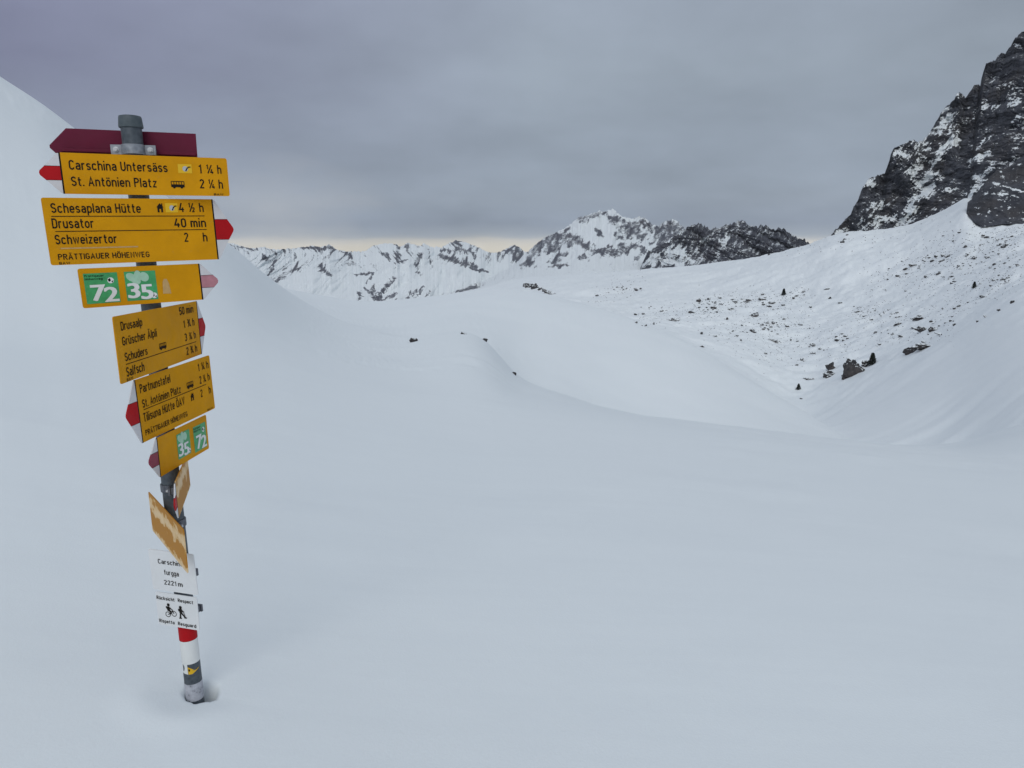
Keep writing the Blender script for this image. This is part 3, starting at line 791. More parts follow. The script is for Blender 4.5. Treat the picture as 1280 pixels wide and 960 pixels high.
midr = [(215,361,32,8),(285,347,20,10),(475,330,28,8),(400,322,20,8),(307,315,12,8),(345,320,14,6),(658,316,9,9),(690,330,14,6),(598,344,12,6),(575,295,10,6),(650,285,18,5),(445,303,12,8),(1035,182,20,10),(903,222,20,8),(905,236,16,6),
    (965,248,10,8),(1005,238,14,6),(1055,262,12,6),(1260,211,14,8),(1240,118,8,6),(1147,311,14,8),(1243,329,14,10),(1200,355,10,8),(1158,374,16,6),(1130,391,8,8),(1057,401,8,8),(248,430,12,12),(248,470,18,8),(290,436,18,5),(330,383,8,10),(377,403,10,8),
    (375,450,8,6),(480,448,32,6),(453,492,10,8),(605,492,26,8),(745,358,18,6),(770,372,16,5),(790,384,10,5),(885,438,16,8),(803,427,12,8),(820,462,14,5),(875,400,22,10),(566,637,8,6),(38,368,14,8),(62,366,9,9),(930,380,12,6),(700,565,8,8),(1010,430,24,5),(960,455,14,6)]
LAB_L = 'small dark rock poking through the snow of the left scree belt'
LAB_R = 'small dark rock poking through the snow of the upper right slope'
def rock_words(x, y):
    if x < 806 and y < 382: return 'tiny dark rock on the far snow flank just beyond the knoll', 'tiny rocks on the far flank'
    if x < 1140 and y < 332: return 'tiny dark rock along the snow crest leading up to the cliff', 'tiny rocks along the snow crest'
    if x < 1080: return LAB_L, 'small rocks on the left scree belt'
    return LAB_R, 'small rocks on the upper right slope'
for a, b, w, h in midr:
    x, y = ZB(a, b)
    put_rock(random.choice(protos), 'boulder', x, y, w * .39 * 1.05, h * .39 * 1.2, *rock_words(x, y))
# scatter: belts of scree
belts = [  # (x0, y0, x1, y1, half width px, count)
    (800, 396, 900, 385, 9, 26), (870, 380, 1010, 368, 11, 34), (880, 412, 1010, 402, 22, 44), (950, 440, 1080, 425, 18, 30), (1080, 358, 1280, 300, 30, 66), (1130, 330, 1280, 288, 22, 30), (1070, 400, 1180, 392, 14, 16), (1060, 392, 1100, 385, 8, 6), (1090, 425, 1190, 418, 9, 10), (1180, 378, 1280, 338, 10, 14), (1180, 396, 1270, 352, 9, 8), (745, 372, 800, 352, 12, 14), (960, 312, 1130, 295, 8, 10)]
for x0, y0, x1, y1, hw, n in belts:
    cen = [(random.random(), random.gauss(0, hw * 0.55)) for _ in range(max(3, n // 5))]
    for _ in range(n):
        t, dy_ = random.choice(cen); x = x0 + (x1 - x0) * t + random.gauss(0, 9); y = y0 + (y1 - y0) * t + dy_ + random.gauss(0, 3.0)
        if x > 1300 or y > 500: continue
        s = random.choice([1.2, 1.5, 1.8, 2.2, 2.8, 3.8]) * random.uniform(0.8, 1.25)
        put_rock(random.choice(protos), 'boulder', x, y, s * random.uniform(1.0, 1.9), s * random.uniform(0.7, 1.1), *rock_words(x, y), sink=0.1)
# the rest of the scree, too small and too many to tell apart: one object
mbs = MB()
ico = bmesh.new(); bmesh.ops.create_icosphere(ico, subdivisions=1, radius=1.0)
iv = np.array([v.co[:] for v in ico.verts]); ico.verts.ensure_lookup_table(); fi = [[v.index for v in f.verts] for f in ico.faces]; ico.free()
for x0, y0, x1, y1, hw, n in belts:
    for _ in range(int(n * 8)):
        t = random.random(); x = x0 + (x1 - x0) * t + random.gauss(0, 6); y = y0 + (y1 - y0) * t + random.gauss(0, hw * 0.7)
        if x > 1300 or y > 490: continue
        p, nn = hit(x, y)
        if p is None: continue
        k = (p - Vector(EYE)).length / FPX * random.uniform(0.28, 0.60)
        jj = 1 + 0.35 * np.random.default_rng(_ + n).normal(size=(len(iv), 1)) * 0.6
        mbs.add([(p.x + a * k * 1.25, p.y + b * k, p.z + c * k * 0.75 + k * .2) for a, b, c in iv * jj], fi)
sc = mbs.build('scree', MAT_ROCK); tag(sc, 'fine dark scree sprinkled between the rocks of the snow slope', 'scree', None, 'stuff')

# rust-dark outcrop seen just over the crest of the knoll
p, _n = hit(672, 361)
if p is not None:
    k = (p - Vector(EYE)).length / FPX
    t = empty('rock_outcrop', p)
    tag(t, 'ragged rusty dark outcrop of broken rock peeping over the snow knoll', 'outcrop')
    for i, (dx, dy, w, h) in enumerate([(-15, -6, 11, 10), (-9, -5, 11, 12), (-3, -4, 9, 11), (3, -2, 9, 8), (8, 0, 9, 7), (13, 1.5, 10, 6), (18, 3.5, 10, 5)]):
        me = boulder_mesh('rock_block', 400 + i, 4, 0.9, 0.5, cuts=9)
        o = link(bpy.data.objects.new('rock_block', me), t)
        q_, n_ = hit(672 + dx, 361 + dy + 3)
        o.location = (q_ - p) if q_ is not None and (q_ - p).length < 400 * 1 else Vector((dx * k, 0, -dy * k))
        kk = k if q_ is None else (q_ - Vector(EYE)).length / FPX
        o.scale = (w * kk * .5, w * kk * .5, h * kk * .5); o.rotation_euler = (0, 0, i)

# near rock tips at the edge of the drift
tips = [(517, 427, 8, 8, 'dark triangular rock tip at the left end of the drift'), (579, 417.5, 7, 5, 'small rock tip just left of the snow dome'),
        (606, 426, 7, 6, 'small rock tip on the right shoulder of the snow dome'), (643, 468, 5, 7, 'rock tip at the lower end of the curved drift edge')]
for i, (x, y, w, h, lab) in enumerate(tips):
    me = boulder_mesh('rock_tip', 500 + i, 3, 0.8, 0.3, MAT_NEARROCK)
    put_rock(me, 'rock_tip', x, y, w * 1.3, h * 1.2, lab, 'rock tips along the drift', sink=0.45)

# ------------------------------------------------------------------ little conifers
def leaf_mat():
    m = Mat('conifer_needles', (0.02, 0.03, 0.02, 1), 0.8)
    m.color(m.ramp(m.noise(3, 3), [(0.35, (0.010, 0.015, 0.012, 1)), (0.7, (0.035, 0.045, 0.035, 1))]))
    return m.m
MAT_NEEDLE = leaf_mat(); MAT_BARK = paint('conifer_bark', (0.05, 0.035, 0.025, 1), 0.8, 0.3)
def conifer(x, y, h, w, label, seed):
    p, n = hit(x, y)
    if p is None: return
    k = (p - Vector(EYE)).length / FPX
    H = h * k; Wd = w * k * 0.5
    rs = random.Random(seed)
    t = empty('conifer', p - Vector((0, 0, 0.1))); tag(t, label, 'tree', 'small conifers in the hollow')
    tr = MB(); tr.lathe([(H * 0.035, 0), (H * 0.02, H * 0.5), (H * 0.004, H * 0.97)], 8); tr.build('trunk', MAT_BARK, t, True)
    c = MB()
    for i in range(900):
        f = rs.random() ** 0.8; z = H * (0.06 + 0.92 * f)
        rad = Wd * (1 - f) ** 0.85 * rs.uniform(0.25, 1.08); a = rs.uniform(0, 6.283)
        s = H * rs.uniform(0.05, 0.10)
        q_ = Vector((rad * math.cos(a), rad * math.sin(a), z - rad * 0.25))
        d1 = Vector((math.cos(a), math.sin(a), rs.uniform(-.7, .1))) * s * 1.5; d2 = Vector((-math.sin(a), math.cos(a), rs.uniform(-.4, .4))) * s * .9
        c.poly([q_ - d2, q_ + d1 * .4 - d2 * .6, q_ + d1, q_ + d2])
    c.build('crown', MAT_NEEDLE, t)
conifer(1090, 456, 14, 9, 'tallest small conifer, standing right of the largest boulder', 1)
conifer(998, 486.5, 7, 6, 'low dark conifer bush alone at the bottom of the hollow', 2)
conifer(979.5, 369, 8, 6, 'tiny dark conifer on the snow above the left scree', 3)
conifer(1217.5, 360, 7, 5, 'tiny dark conifer among the rocks of the right slope', 4)

# ------------------------------------------------------------------ SIGNPOST
AX = np.array([-0.01574262, 0, 0.99987608])
post = empty('signpost', tuple(BASE))
tag(post, 'leaning steel hiking signpost hung with yellow, white and maroon signs in the snow', 'signpost')
zq = Vector(AX).to_track_quat('Z', 'Y')
MZ = Matrix.Rotation(0, 4, 'Z')
zax = Vector(AX); xax = Vector((1, 0, 0)) - zax * zax.x; xax.normalize(); yax = zax.cross(xax)
POLE_M = Matrix((xax, yax, zax)).transposed().to_4x4()
def s_of_y(y):
    a, b = -0.3, 2.3
    for _ in range(40):
        m = (a + b) / 2
        if project(BASE + AX * m)[1] > y: a = m
        else: b = m
    return (a + b) / 2
TOP = s_of_y(146)
pl = MB(); pl.lathe([(0.030, -0.45), (0.030, TOP - 0.02)], 48)
pole = pl.build('pole', MAT_POLE, post, True); pole.matrix_local = POLE_M
def sleeve(name, y0, y1, mat, r=0.0306, n=48, tilt=0.0):
    a, b = s_of_y(y0), s_of_y(y1)
    m = MB(); vs, fs = [], []
    for zz in (a, b):
        for k in range(n):
            an = 2 * math.pi * k / n
            vs.append((r * math.cos(an), r * math.sin(an), zz))
    m.add(vs, [[k, (k + 1) % n, n + (k + 1) % n, n + k] for k in range(n)])
    return m.build(name, mat, pole, True)
sleeve('white_band', 825, 797, MAT_STWHITE)
sleeve('red_band', 796.8, 770, MAT_RED)
sleeve('peeling_band', 871, 850, MAT_PEEL)
VA = math.atan2(-math.cos(R(26.5)), math.sin(R(26.5)))          # pole angle that faces the viewer
def wrap_patch(name, pts, mat, r=0.0309):
    """pts: (horizontal offset -1..1 across the pole as seen, photo y)"""
    m = MB(); n = len(pts)
    cx = sum(p[0] for p in pts) / n; cy = sum(p[1] for p in pts) / n
    def P(u, y):
        a = VA + math.asin(max(-1, min(1, u)))
        return (r * math.cos(a), r * math.sin(a), s_of_y(y))
    steps = 8
    for i in range(n):
        p, q_ = pts[i], pts[(i + 1) % n]
        for k in range(steps):
            a, b = k / steps, (k + 1) / steps
            m.poly([P(cx, cy), P(p[0] + (q_[0] - p[0]) * a, p[1] + (q_[1] - p[1]) * a), P(p[0] + (q_[0] - p[0]) * b, p[1] + (q_[1] - p[1]) * b)])
    return m.build(name, mat, pole)
wrap_patch('pale_sticker', [(-0.97, 824), (-0.55, 824), (-0.45, 824.5), (-0.45, 837), (-0.97, 836)], MAT_STWHITE)
wrap_patch('yellow_sticker', [(-0.44, 828), (-0.30, 828.5), (0.12, 831.5), (0.80, 832), (0.0, 837), (-0.40, 837)], MAT_YELLOW2, 0.0310)
wrap_patch('sticker_mark', [(-0.40, 830.5), (-0.20, 830.8), (-0.22, 833), (-0.34, 833.5)], MAT_BLACK, 0.0312)
cp = MB(); c0 = s_of_y(160); 
cp.lathe([(0.0345, c0), (0.0355, c0 + 0.004), (0.0330, TOP - 0.004), (0.0315, TOP + 0.001), (0.024, TOP + 0.003)], 48)
cap = cp.build('pole_cap', MAT_CAP, post, True); cap.matrix_local = POLE_M

# ---- lettering
_tc = {}
def text_mesh(body):
    if body not in _tc:
        cu = bpy.data.curves.new('t', 'FONT'); cu.body = body; cu.size = 1.0; cu.resolution_u = 3
        cu.offset = 0.011
        ob = bpy.data.objects.new('t', cu); COL.objects.link(ob)
        dg = bpy.context.evaluated_depsgraph_get()
        me = bpy.data.meshes.new_from_object(ob.evaluated_get(dg))
        v = [tuple(x.co) for x in me.vertices]; f = [list(p.vertices) for p in me.polygons]
        bpy.data.objects.remove(ob); bpy.data.curves.remove(cu); bpy.data.meshes.remove(me)
        _tc[body] = (v, f)
    return _tc[body]
CAPH = max(p[1] for p in text_mesh('H')[0])
# narrow even-stroked sign lettering, drawn as centre lines (cap height 1) and thickened
def _font():
    B, T, X, W_ = 0.065, 0.935, 0.66, 0.40
    r = W_ / 2
    def arc(cx, cy, rx, ry, a0, a1, n=9):
        return [(cx + rx * math.cos(R(a0 + (a1 - a0) * k / n)), cy + ry * math.sin(R(a0 + (a1 - a0) * k / n))) for k in range(n + 1)]
    def ov(x0, x1, y0, y1):
        rx = (x1 - x0) / 2; ry = min(rx * .95, (y1 - y0) / 2); c = (x0 + x1) / 2
        p = arc(c, y1 - ry, rx, ry, 0, 180) + arc(c, y0 + ry, rx, ry, 180, 360)
        return p + p[:2]
    q = r * .85
    G = {}
    def g(ch, w, *st): G[ch] = (w, list(st))
    g('a', W_, [(.02, X - .10)] + arc(r, X - q, r, q, 140, 0) + [(W_, B - .06)], [(W_, .40), (r, .40)] + arc(r, .2325, r, .1675, 90, 270) + [(W_ * .8, B + .02), (W_, .17)])
    g('c', W_, arc(r, X - q, r, q, 20, 180) + arc(r, B + q, r, q, 180, 340))
    g('e', W_, [(0, .37), (W_, .37), (W_, X - q)] + arc(r, X - q, r, q, 0, 180) + arc(r, B + q, r, q, 180, 335))
    g('d', W_, ov(0, W_, B, X), [(W_, B - .06), (W_, T + .06)])
    g('p', W_, ov(0, W_, B, X), [(0, X + .06), (0, -.26)])
    g('g', W_, ov(0, W_, B, X), [(W_, X + .06), (W_, -.06)] + arc(r, -.06, r, .16, 0, -150))
    g('h', W_, [(0, B - .06), (0, T + .06)], [(0, X - q)] + arc(r, X - q, r, q, 180, 0) + [(W_, B - .06)])
    g('n', W_, [(0, B - .06), (0, X + .06)], [(0, X - q)] + arc(r, X - q, r, q, 180, 0) + [(W_, B - .06)])
    m2 = .31; mr = m2 / 2
    g('m', 2 * m2, [(0, B - .06), (0, X + .06)], [(0, X - q)] + arc(mr, X - q, mr, q, 180, 0) + [(m2, B - .06)], [(m2, X - q)] + arc(m2 + mr, X - q, mr, q, 180, 0) + [(2 * m2, B - .06)])
    g('r', .27, [(0, B - .06), (0, X + .06)], [(0, X - q)] + arc(.2, X - q, .2, q, 180, 65))
    g('u', W_, [(0, X + .06), (0, B + q)] + arc(r, B + q, r, q, 180, 360), [(W_, X + .06), (W_, B - .06)])
    g('i', 0.0, [(0, B - .06), (0, X + .06)], [(0, T - .05), (0, T + .08)])
    g('l', 0.0, [(0, B - .06), (0, T + .06)])
    g('t', .30, [(.11, T), (.11, B + .13)] + arc(.24, B + .13, .13, .13, 180, 270) + [(.31, B)], [(-.03, X), (.31, X)])
    g('f', .28, [(.11, B - .06), (.11, T - .13)] + arc(.24, T - .13, .13, .13, 180, 90) + [(.31, T)], [(-.03, X), (.30, X)])
    g('k', W_, [(0, B - .06), (0, T + .06)], [(W_ - .02, X + .06), (0.02, .30)], [(.13, .40), (W_ + .01, B - .06)])
    qs = (X - B) / 4
    g('s', W_ * .92, arc(r * .92, X - qs, r * .92, qs, 25, 270) + arc(r * .92, B + qs, r * .92, qs, 90, -155)[1:])
    g('w', .60, [(0, X + .06), (.15, B), (.30, X), (.45, B), (.60, X + .06)])
    g('z', W_ * .9, [(0, X), (W_ * .9, X), (0, B), (W_ * .92, B)])
    g('o', W_, ov(0, W_, B, X))
    um = lambda w, y: ([(w / 2 - .11, y), (w / 2 - .11, y + .13)], [(w / 2 + .11, y), (w / 2 + .11, y + .13)])
    for a, b in (('ä', 'a'), ('ö', 'o'), ('ü', 'u')):
        G[a] = (G[b][0], G[b][1] + list(um(G[b][0], T - .10)))
    C_ = .45; R_ = C_ / 2
    g('C', C_, arc(R_, T - R_, R_, R_, 15, 180) + arc(R_, B + R_, R_, R_, 180, 345))
    g('U', C_, [(0, T + .06), (0, B + R_)] + arc(R_, B + R_, R_, R_, 180, 360) + [(C_, T + .06)])
    qS = (T - B) / 4
    g('S', C_, arc(R_, T - qS, R_, qS, 20, 270) + arc(R_, B + qS, R_, qS, 90, -160)[1:])
    g('A', .54, [(0, B - .06), (.27, T + .04), (.54, B - .06)], [(.10, .33), (.44, .33)])
    g('P', C_, [(0, B - .06), (0, T)] + [(C_ - .21, T)] + arc(C_ - .21, T - .21, .21, .21, 90, -90) + [(0, T - .42)])
    g('R', C_, [(0, B - .06), (0, T)] + [(C_ - .21, T)] + arc(C_ - .21, T - .21, .21, .21, 90, -90) + [(0, T - .42)], [(.20, T - .42), (C_ + .01, B - .06)])
    g('B', C_, [(0, B), (0, T), (C_ - .21, T)] + arc(C_ - .21, T - .205, .2, .205, 90, -90) + [(0, T - .41)], [(C_ - .23, T - .41)] + arc(C_ - .23, (T - .41 + B) / 2, .23, (T - .41 - B) / 2, 90, -90) + [(-.06, B)])
    g('H', C_, [(0, B - .06), (0, T + .06)], [(C_, B - .06), (C_, T + .06)], [(0, .52), (C_, .52)])
    g('D', C_, [(0, B), (0, T), (C_ - R_, T)] + arc(R_, T - R_, R_, R_, 90, 0) + arc(R_, B + R_, R_, R_, 0, -90) + [(-.06, B)])
    g('G', C_, arc(R_, T - R_, R_, R_, 15, 180) + arc(R_, B + R_, R_, R_, 180, 360) + [(C_, .47), (.22, .47)])
    g('T', C_, [(-.03, T), (C_ + .03, T)], [(R_, T), (R_, B - .06)])
    g('I', 0.0, [(0, B - .06), (0, T + .06)])
    g('E', .38, [(.40, T), (0, T), (0, B), (.40, B)], [(0, .52), (.35, .52)])
    g('O', C_, ov(0, C_, B, T))
    g('N', C_, [(0, B - .06), (0, T + .04), (C_, B - .04), (C_, T + .06)])
    g('W', .74, [(0, T + .06), (.19, B), (.37, T), (.55, B), (.74, T + .06)])
    g('V', .54, [(0, T + .06), (.27, B - .02), (.54, T + .06)])
    g('Z', C_, [(0, T), (C_, T), (0, B), (C_, B)])
    G['Ö'] = (C_, G['O'][1] + list(um(C_, T + .14))); G['Ä'] = (.54, G['A'][1] + list(um(.54, T + .14)))
    g('.', 0.0, [(0, 0), (0, .14)]); g('-', .22, [(-.02, .40), (.24, .40)])
    g('1', .20, [(0, T - .20), (.18, T - .02), (.18, B - .06)])
    g('2', W_, arc(r, T - r, r, r, 170, -25) + [(0, B), (W_ + .03, B)])
    g('3', W_, arc(r, T - .21, r, .21, 160, -90) + [(r - .06, T - .42)], [(r - .02, T - .42)] + arc(r, B + .225, r, .225, 90, -160))
    g('4', .46, [(.24, T + .06), (0, .28), (.50, .28)], [(.34, .50), (.34, B - .06)])
    g('5', W_, [(W_, T), (.05, T), (.02, .52)] + arc(r, B + .27, r, .27, 140, -155))
    g('0', W_, ov(0, W_, B, T))
    g('7', W_, [(-.02, T), (W_, T), (.12, B - .06)])
    def small(ch, sx_, sy_, ox, oy):
        return [[(x * sx_ + ox, y * sy_ + oy) for x, y in st] for st in G[ch][1]]
    for ch, a, b in (('¼', '1', '4'), ('½', '1', '2'), ('¾', '3', '4')):
        G[ch] = (.62, small(a, .55, .50, 0.0, .50) + [[(.08, B - .04), (.52, T + .04)]] + small(b, .55, .50, .40, 0.0))
    return G
FONT = _font()
_sc = {}
def stroke_text(body, wt=0.125):
    if (body, wt) in _sc:
        return _sc[body, wt]
    V, F = [], []
    x = 0.0; zi = 0
    for ch in body:
        if ch == ' ':
            x += 0.36; continue
        w, sts = FONT[ch]
        for st in sts:
            P = [Vector((a + x, b)) for a, b in st]
            P = [p for k, p in enumerate(P) if k == 0 or (p - P[k - 1]).length > 1e-4]
            b0 = len(V); n = len(P); zi += 1
            for k in range(n):
                d0 = (P[k] - P[k - 1]).normalized() if k else (P[1] - P[0]).normalized()
                d1 = (P[k + 1] - P[k]).normalized() if k < n - 1 else d0
                n0 = Vector((-d0.y, d0.x)); n1 = Vector((-d1.y, d1.x)); m = n0 + n1
                if m.length < 0.35: m = n0
                m.normalize(); sc_ = min(1.7, 1 / max(.3, m.dot(n0)))
                wt_ = wt * (0.78 if ch in '¼½¾' else 1.0)
                off = m * wt_ / 2 * sc_
                V += [(P[k].x - off.x, P[k].y - off.y, zi % 5), (P[k].x + off.x, P[k].y + off.y, zi % 5)]
            for k in range(n - 1):
                a = b0 + 2 * k
                F.append([a, a + 2, a + 3, a + 1])
        x += w + wt + 0.115
    _sc[body, wt] = (V, F)
    return V, F
class Sign:
    def __init__(s, name, q, mat, label=None, tip=None, tipmat=None, thick=0.003, outline=None, tiplen=0.06):
        sp, l, yaw, tilt, s.w, s.h, off = q
        n0 = np.array([math.sin(yaw), -math.cos(yaw), 0]); n = n0 - AX * (n0 @ AX); n /= np.linalg.norm(n)
        ex = np.cross(AX, n); ex /= np.linalg.norm(ex)
        e1 = ex * math.cos(tilt) + AX * math.sin(tilt); e2 = AX * math.cos(tilt) - ex * math.sin(tilt)
        o = AX * sp + n * off + e1 * l
        s.n, s.ex, s.sp, s.off, s.l = n, ex, sp, off, l
        mtx = Matrix.Identity(4)
        for i in range(3):
            mtx[i][0], mtx[i][1], mtx[i][2], mtx[i][3] = e1[i], e2[i], n[i], o[i]
        w, h = s.w, s.h
        m = MB()
        if outline is None:
            c = 0.006; outline = []
            for cx, cy, a0 in ((w/2-c, h/2-c, 0), (-w/2+c, h/2-c, 90), (-w/2+c, -h/2+c, 180), (w/2-c, -h/2+c, 270)):
                for k in range(4):
                    a = R(a0 + 30 * k); outline.append((cx + c * math.cos(a), cy + c * math.sin(a)))
            if tip == 'left': outline = [(w/2, h/2), (-w/2, h/2), (-w/2, -h/2), (w/2, -h/2)] if False else [p for p in outline[:4]] + [(-w/2, h/2), (-w/2, -h/2)] + outline[12:]
            if tip == 'right': outline = [(w/2, h/2)] + outline[4:12] + [(w/2, -h/2)]
        m.prism(outline, -thick, 0)
        s.o = m.build(name, mat, post)
        s.o.matrix_local = mtx
        if label: s.o['label'] = label
        s.ink, s.ink2 = MB(), MB()
        if tip:
            sg = -1 if tip == 'left' else 1
            x0 = sg * (w / 2 + 0.0045); tl = tiplen; b = h / 6.0
            t = MB()
            def X(y): return x0 + sg * tl * (1 - abs(y) / (h / 2))
            def pr(pts, mi):
                if sg > 0: pass
                else: pts = pts[::-1]
                t.prism(pts, -thick, 0.0, mi)
            g = 0.0012
            pr([(x0, b + g), (X(b + g), b + g), (x0 + sg * 0.004, h / 2 - 0.002), (x0, h / 2 - 0.002)], 0)
            pr([(x0, -b + 0), (X(b), -b), (X(0.007), -0.007), (X(0.007) + sg * 0.002, 0), (X(0.007), 0.007), (X(b), b), (x0, b)], 1)
            pr([(x0, -h / 2 + 0.002), (x0 + sg * 0.004, -h / 2 + 0.002), (X(b + g), -b - g), (x0, -b - g)], 0)
            tb = t.build('arrow_tip', [MAT_TIPWHITE, tipmat or MAT_RED], s.o)
            d = MB()
            a, bb = sorted((sg * (w / 2 + 0.0002), sg * (w / 2 + 0.0043)))
            d.box((a, -h / 2, -thick), (bb, h / 2, 0.0003))
            # thin black lines either side of the red band
            a, bb = sorted((x0 + sg * 0.0002, X(b)))
            for yy in (b, -b - g):
                d.box((a, yy + 0.0001, -thick + 0.0004), (bb, yy + g - 0.0001, 0.0004))
            d.build('tip_divider', MAT_BLACK, s.o)
    def uv(s, u, v):
        return (u - 0.5) * s.w, (0.5 - v) * s.h
    def text(s, body, u0, u1, base, top, z=0.0009, mb=None, heavy=False, wt=0.148):
        v, f = text_mesh(body) if heavy else stroke_text(body, wt)
        x0 = min(p[0] for p in v); x1 = max(p[0] for p in v)
        X0, Y0 = s.uv(u0, base); X1, _ = s.uv(u1, base)
        ky = (base - top) * s.h / (CAPH if heavy else 1.0); kx = (X1 - X0) / (x1 - x0)
        (mb or s.ink).add([(X0 + (p[0] - x0) * kx, Y0 + p[1] * ky, z + (0 if heavy else p[2] * 0.00004)) for p in v], f)
    def rect(s, u0, v0, u1, v1, z=0.0008, mb=None, mi=0):
        a, b = s.uv(u0, v0), s.uv(u1, v1)
        (mb or s.ink).poly([(a[0], b[1], z), (b[0], b[1], z), (b[0], a[1], z), (a[0], a[1], z)], mi)
    def pts(s, pp, z=0.0009, mb=None, mi=0):
        q_ = [s.uv(*p) for p in pp]
        ar = sum(q_[i][0] * q_[(i + 1) % len(q_)][1] - q_[(i + 1) % len(q_)][0] * q_[i][1] for i in range(len(q_)))
        if ar < 0: q_ = q_[::-1]
        (mb or s.ink).poly([(a, b, z) for a, b in q_], mi)
    def line(s, u0, u1, v, wid=0.0022):
        k = wid / s.h / 2; s.rect(u0, v - k, u1, v + k)
    def house(s, u0, u1, v0, v1):
        f = lambda a, b: (u0 + (u1 - u0) * a, v0 + (v1 - v0) * b)
        s.pts([f(.5, 0), f(1, .45), f(0, .45)])
        s.pts([f(.12, .45), f(.38, .45), f(.38, 1), f(.12, 1)]); s.pts([f(.62, .45), f(.88, .45), f(.88, 1), f(.62, 1)]); s.pts([f(.38, .45), f(.62, .45), f(.62, .62), f(.38, .62)])
        s.pts([f(.72, .02), f(.86, .02), f(.86, .33), f(.72, .22)])
    def bus(s, u0, u1, v0, v1):
        f = lambda a, b: (u0 + (u1 - u0) * a, v0 + (v1 - v0) * b)
        s.pts([f(0, .48), f(1, .48), f(1, .80), f(.97, .84), f(.03, .84), f(0, .80)])
        s.pts([f(0.02, .05), f(.98, .05), f(1, .14), f(0, .14)])
        for k in range(6):
            a = k * (1 - .05) / 5
            s.pts([f(a, .14), f(a + .05, .14), f(a + .05, .48), f(a, .48)])
        for c in (.22, .78):
            s.pts([f(c + .10 * math.cos(t), .86 + .14 * math.sin(t)) for t in [k * math.pi / 6 for k in range(12)]], 0.0010)
    def snow_sticker(s, u0, u1, v0, v1):
        m = MB()
        f = lambda a, b: (u0 + (u1 - u0) * a, v0 + (v1 - v0) * b)
        s.pts([f(0, 0), f(1, 0), f(1, 1), f(0, 1)], 0.0007, m, 0)
        s.pts([f(.52 + .20 * math.cos(t), .52 + .30 * math.sin(t)) for t in [k * math.pi / 8 for k in range(16)]], 0.0011, m, 1)
        s.pts([f(.50, .75), f(.62, .42), f(.78, .25), f(.92, .26), f(.92, .36), f(.78, .38), f(.68, .52), f(.58, .80)], 0.0014, m, 2)
        m.build('symbol_sticker', [MAT_YELLOW2, MAT_GREY, MAT_BLACK], s.o)
    def route(s, num, u0, u1, v0, v1, kind):
        m = MB(); f = lambda a, b: (u0 + (u1 - u0) * a, v0 + (v1 - v0) * b)
        s.pts([f(0, 0), f(1, 0), f(1, 1), f(0, 1)], 0.0007, m, 0)
        if kind == 'leaf':
            for cx, cy, rx, ry, rot in ((.22, .20, .19, .13, 35), (.42, .17, .12, .20, 0), (.62, .20, .15, .17, -30), (.36, .34, .14, .11, 10)):
                c, q_ = math.cos(R(rot)), math.sin(R(rot))
                s.pts([f(cx + rx * math.cos(t) * c - ry * math.sin(t) * q_, cy + rx * math.cos(t) * q_ + ry * math.sin(t) * c) for t in [k * math.pi / 8 for k in range(16)]], 0.0009 + cx * 0.0002, m, 1)
            bx, by = .88, .86
        else:
            bx, by = .78, .26
        s.pts([f(bx + .10 * math.cos(t), by + .10 * math.sin(t)) for t in [k * math.pi / 8 for k in range(16)]], 0.0012, m, 2)
        s.pts([f(bx - .09, by - .03), f(bx - .01, by - .08), f(bx + .01, by + .01), f(bx - .05, by + .05)], 0.0014, m, 3)
        s.pts([f(bx + .02, by + .03), f(bx + .09, by + .0), f(bx + .05, by + .08)], 0.0014, m, 3)
        m.build('route_sticker', [MAT_GREEN, MAT_LEAF, MAT_STWHITE, MAT_BLACK], s.o)
        dg = MB()
        if kind == 'leaf': pos = ((.06, .42, .90, .40), (.47, .84, .96, .46))
        else: pos = ((.17, .58, .90, .38), (.55, .95, .96, .48))
        for ch, (a, b, bb, tt) in zip(num, pos):
            for k in (-1, 0, 1):                    # heavy stroke
                s.text(ch, f(a + k * .022, 0)[0], f(b + k * .022, 0)[0], f(0, bb)[1], f(0, tt)[1], 0.0016 + k * 0.0001, dg, heavy=True)
        dg.build('route_number', MAT_STWHITE, s.o)
        sm = MB()
        if kind == 'leaf':
            pass
        else:
            s.text('Prättigauer', f(.03, 0)[0], f(.60, 0)[0], f(0, .12)[1], f(0, .05)[1], 0.0012, sm)
            s.text('Höhenweg', f(.03, 0)[0], f(.55, 0)[0], f(0, .22)[1], f(0, .15)[1], 0.0012, sm)
            sm.build('route_name', MAT_BLACK, s.o)
    def done(s, mat=None, name='lettering'):
        if s.ink.f:
            s.ink.build(name, mat or MAT_BLACK, s.o)

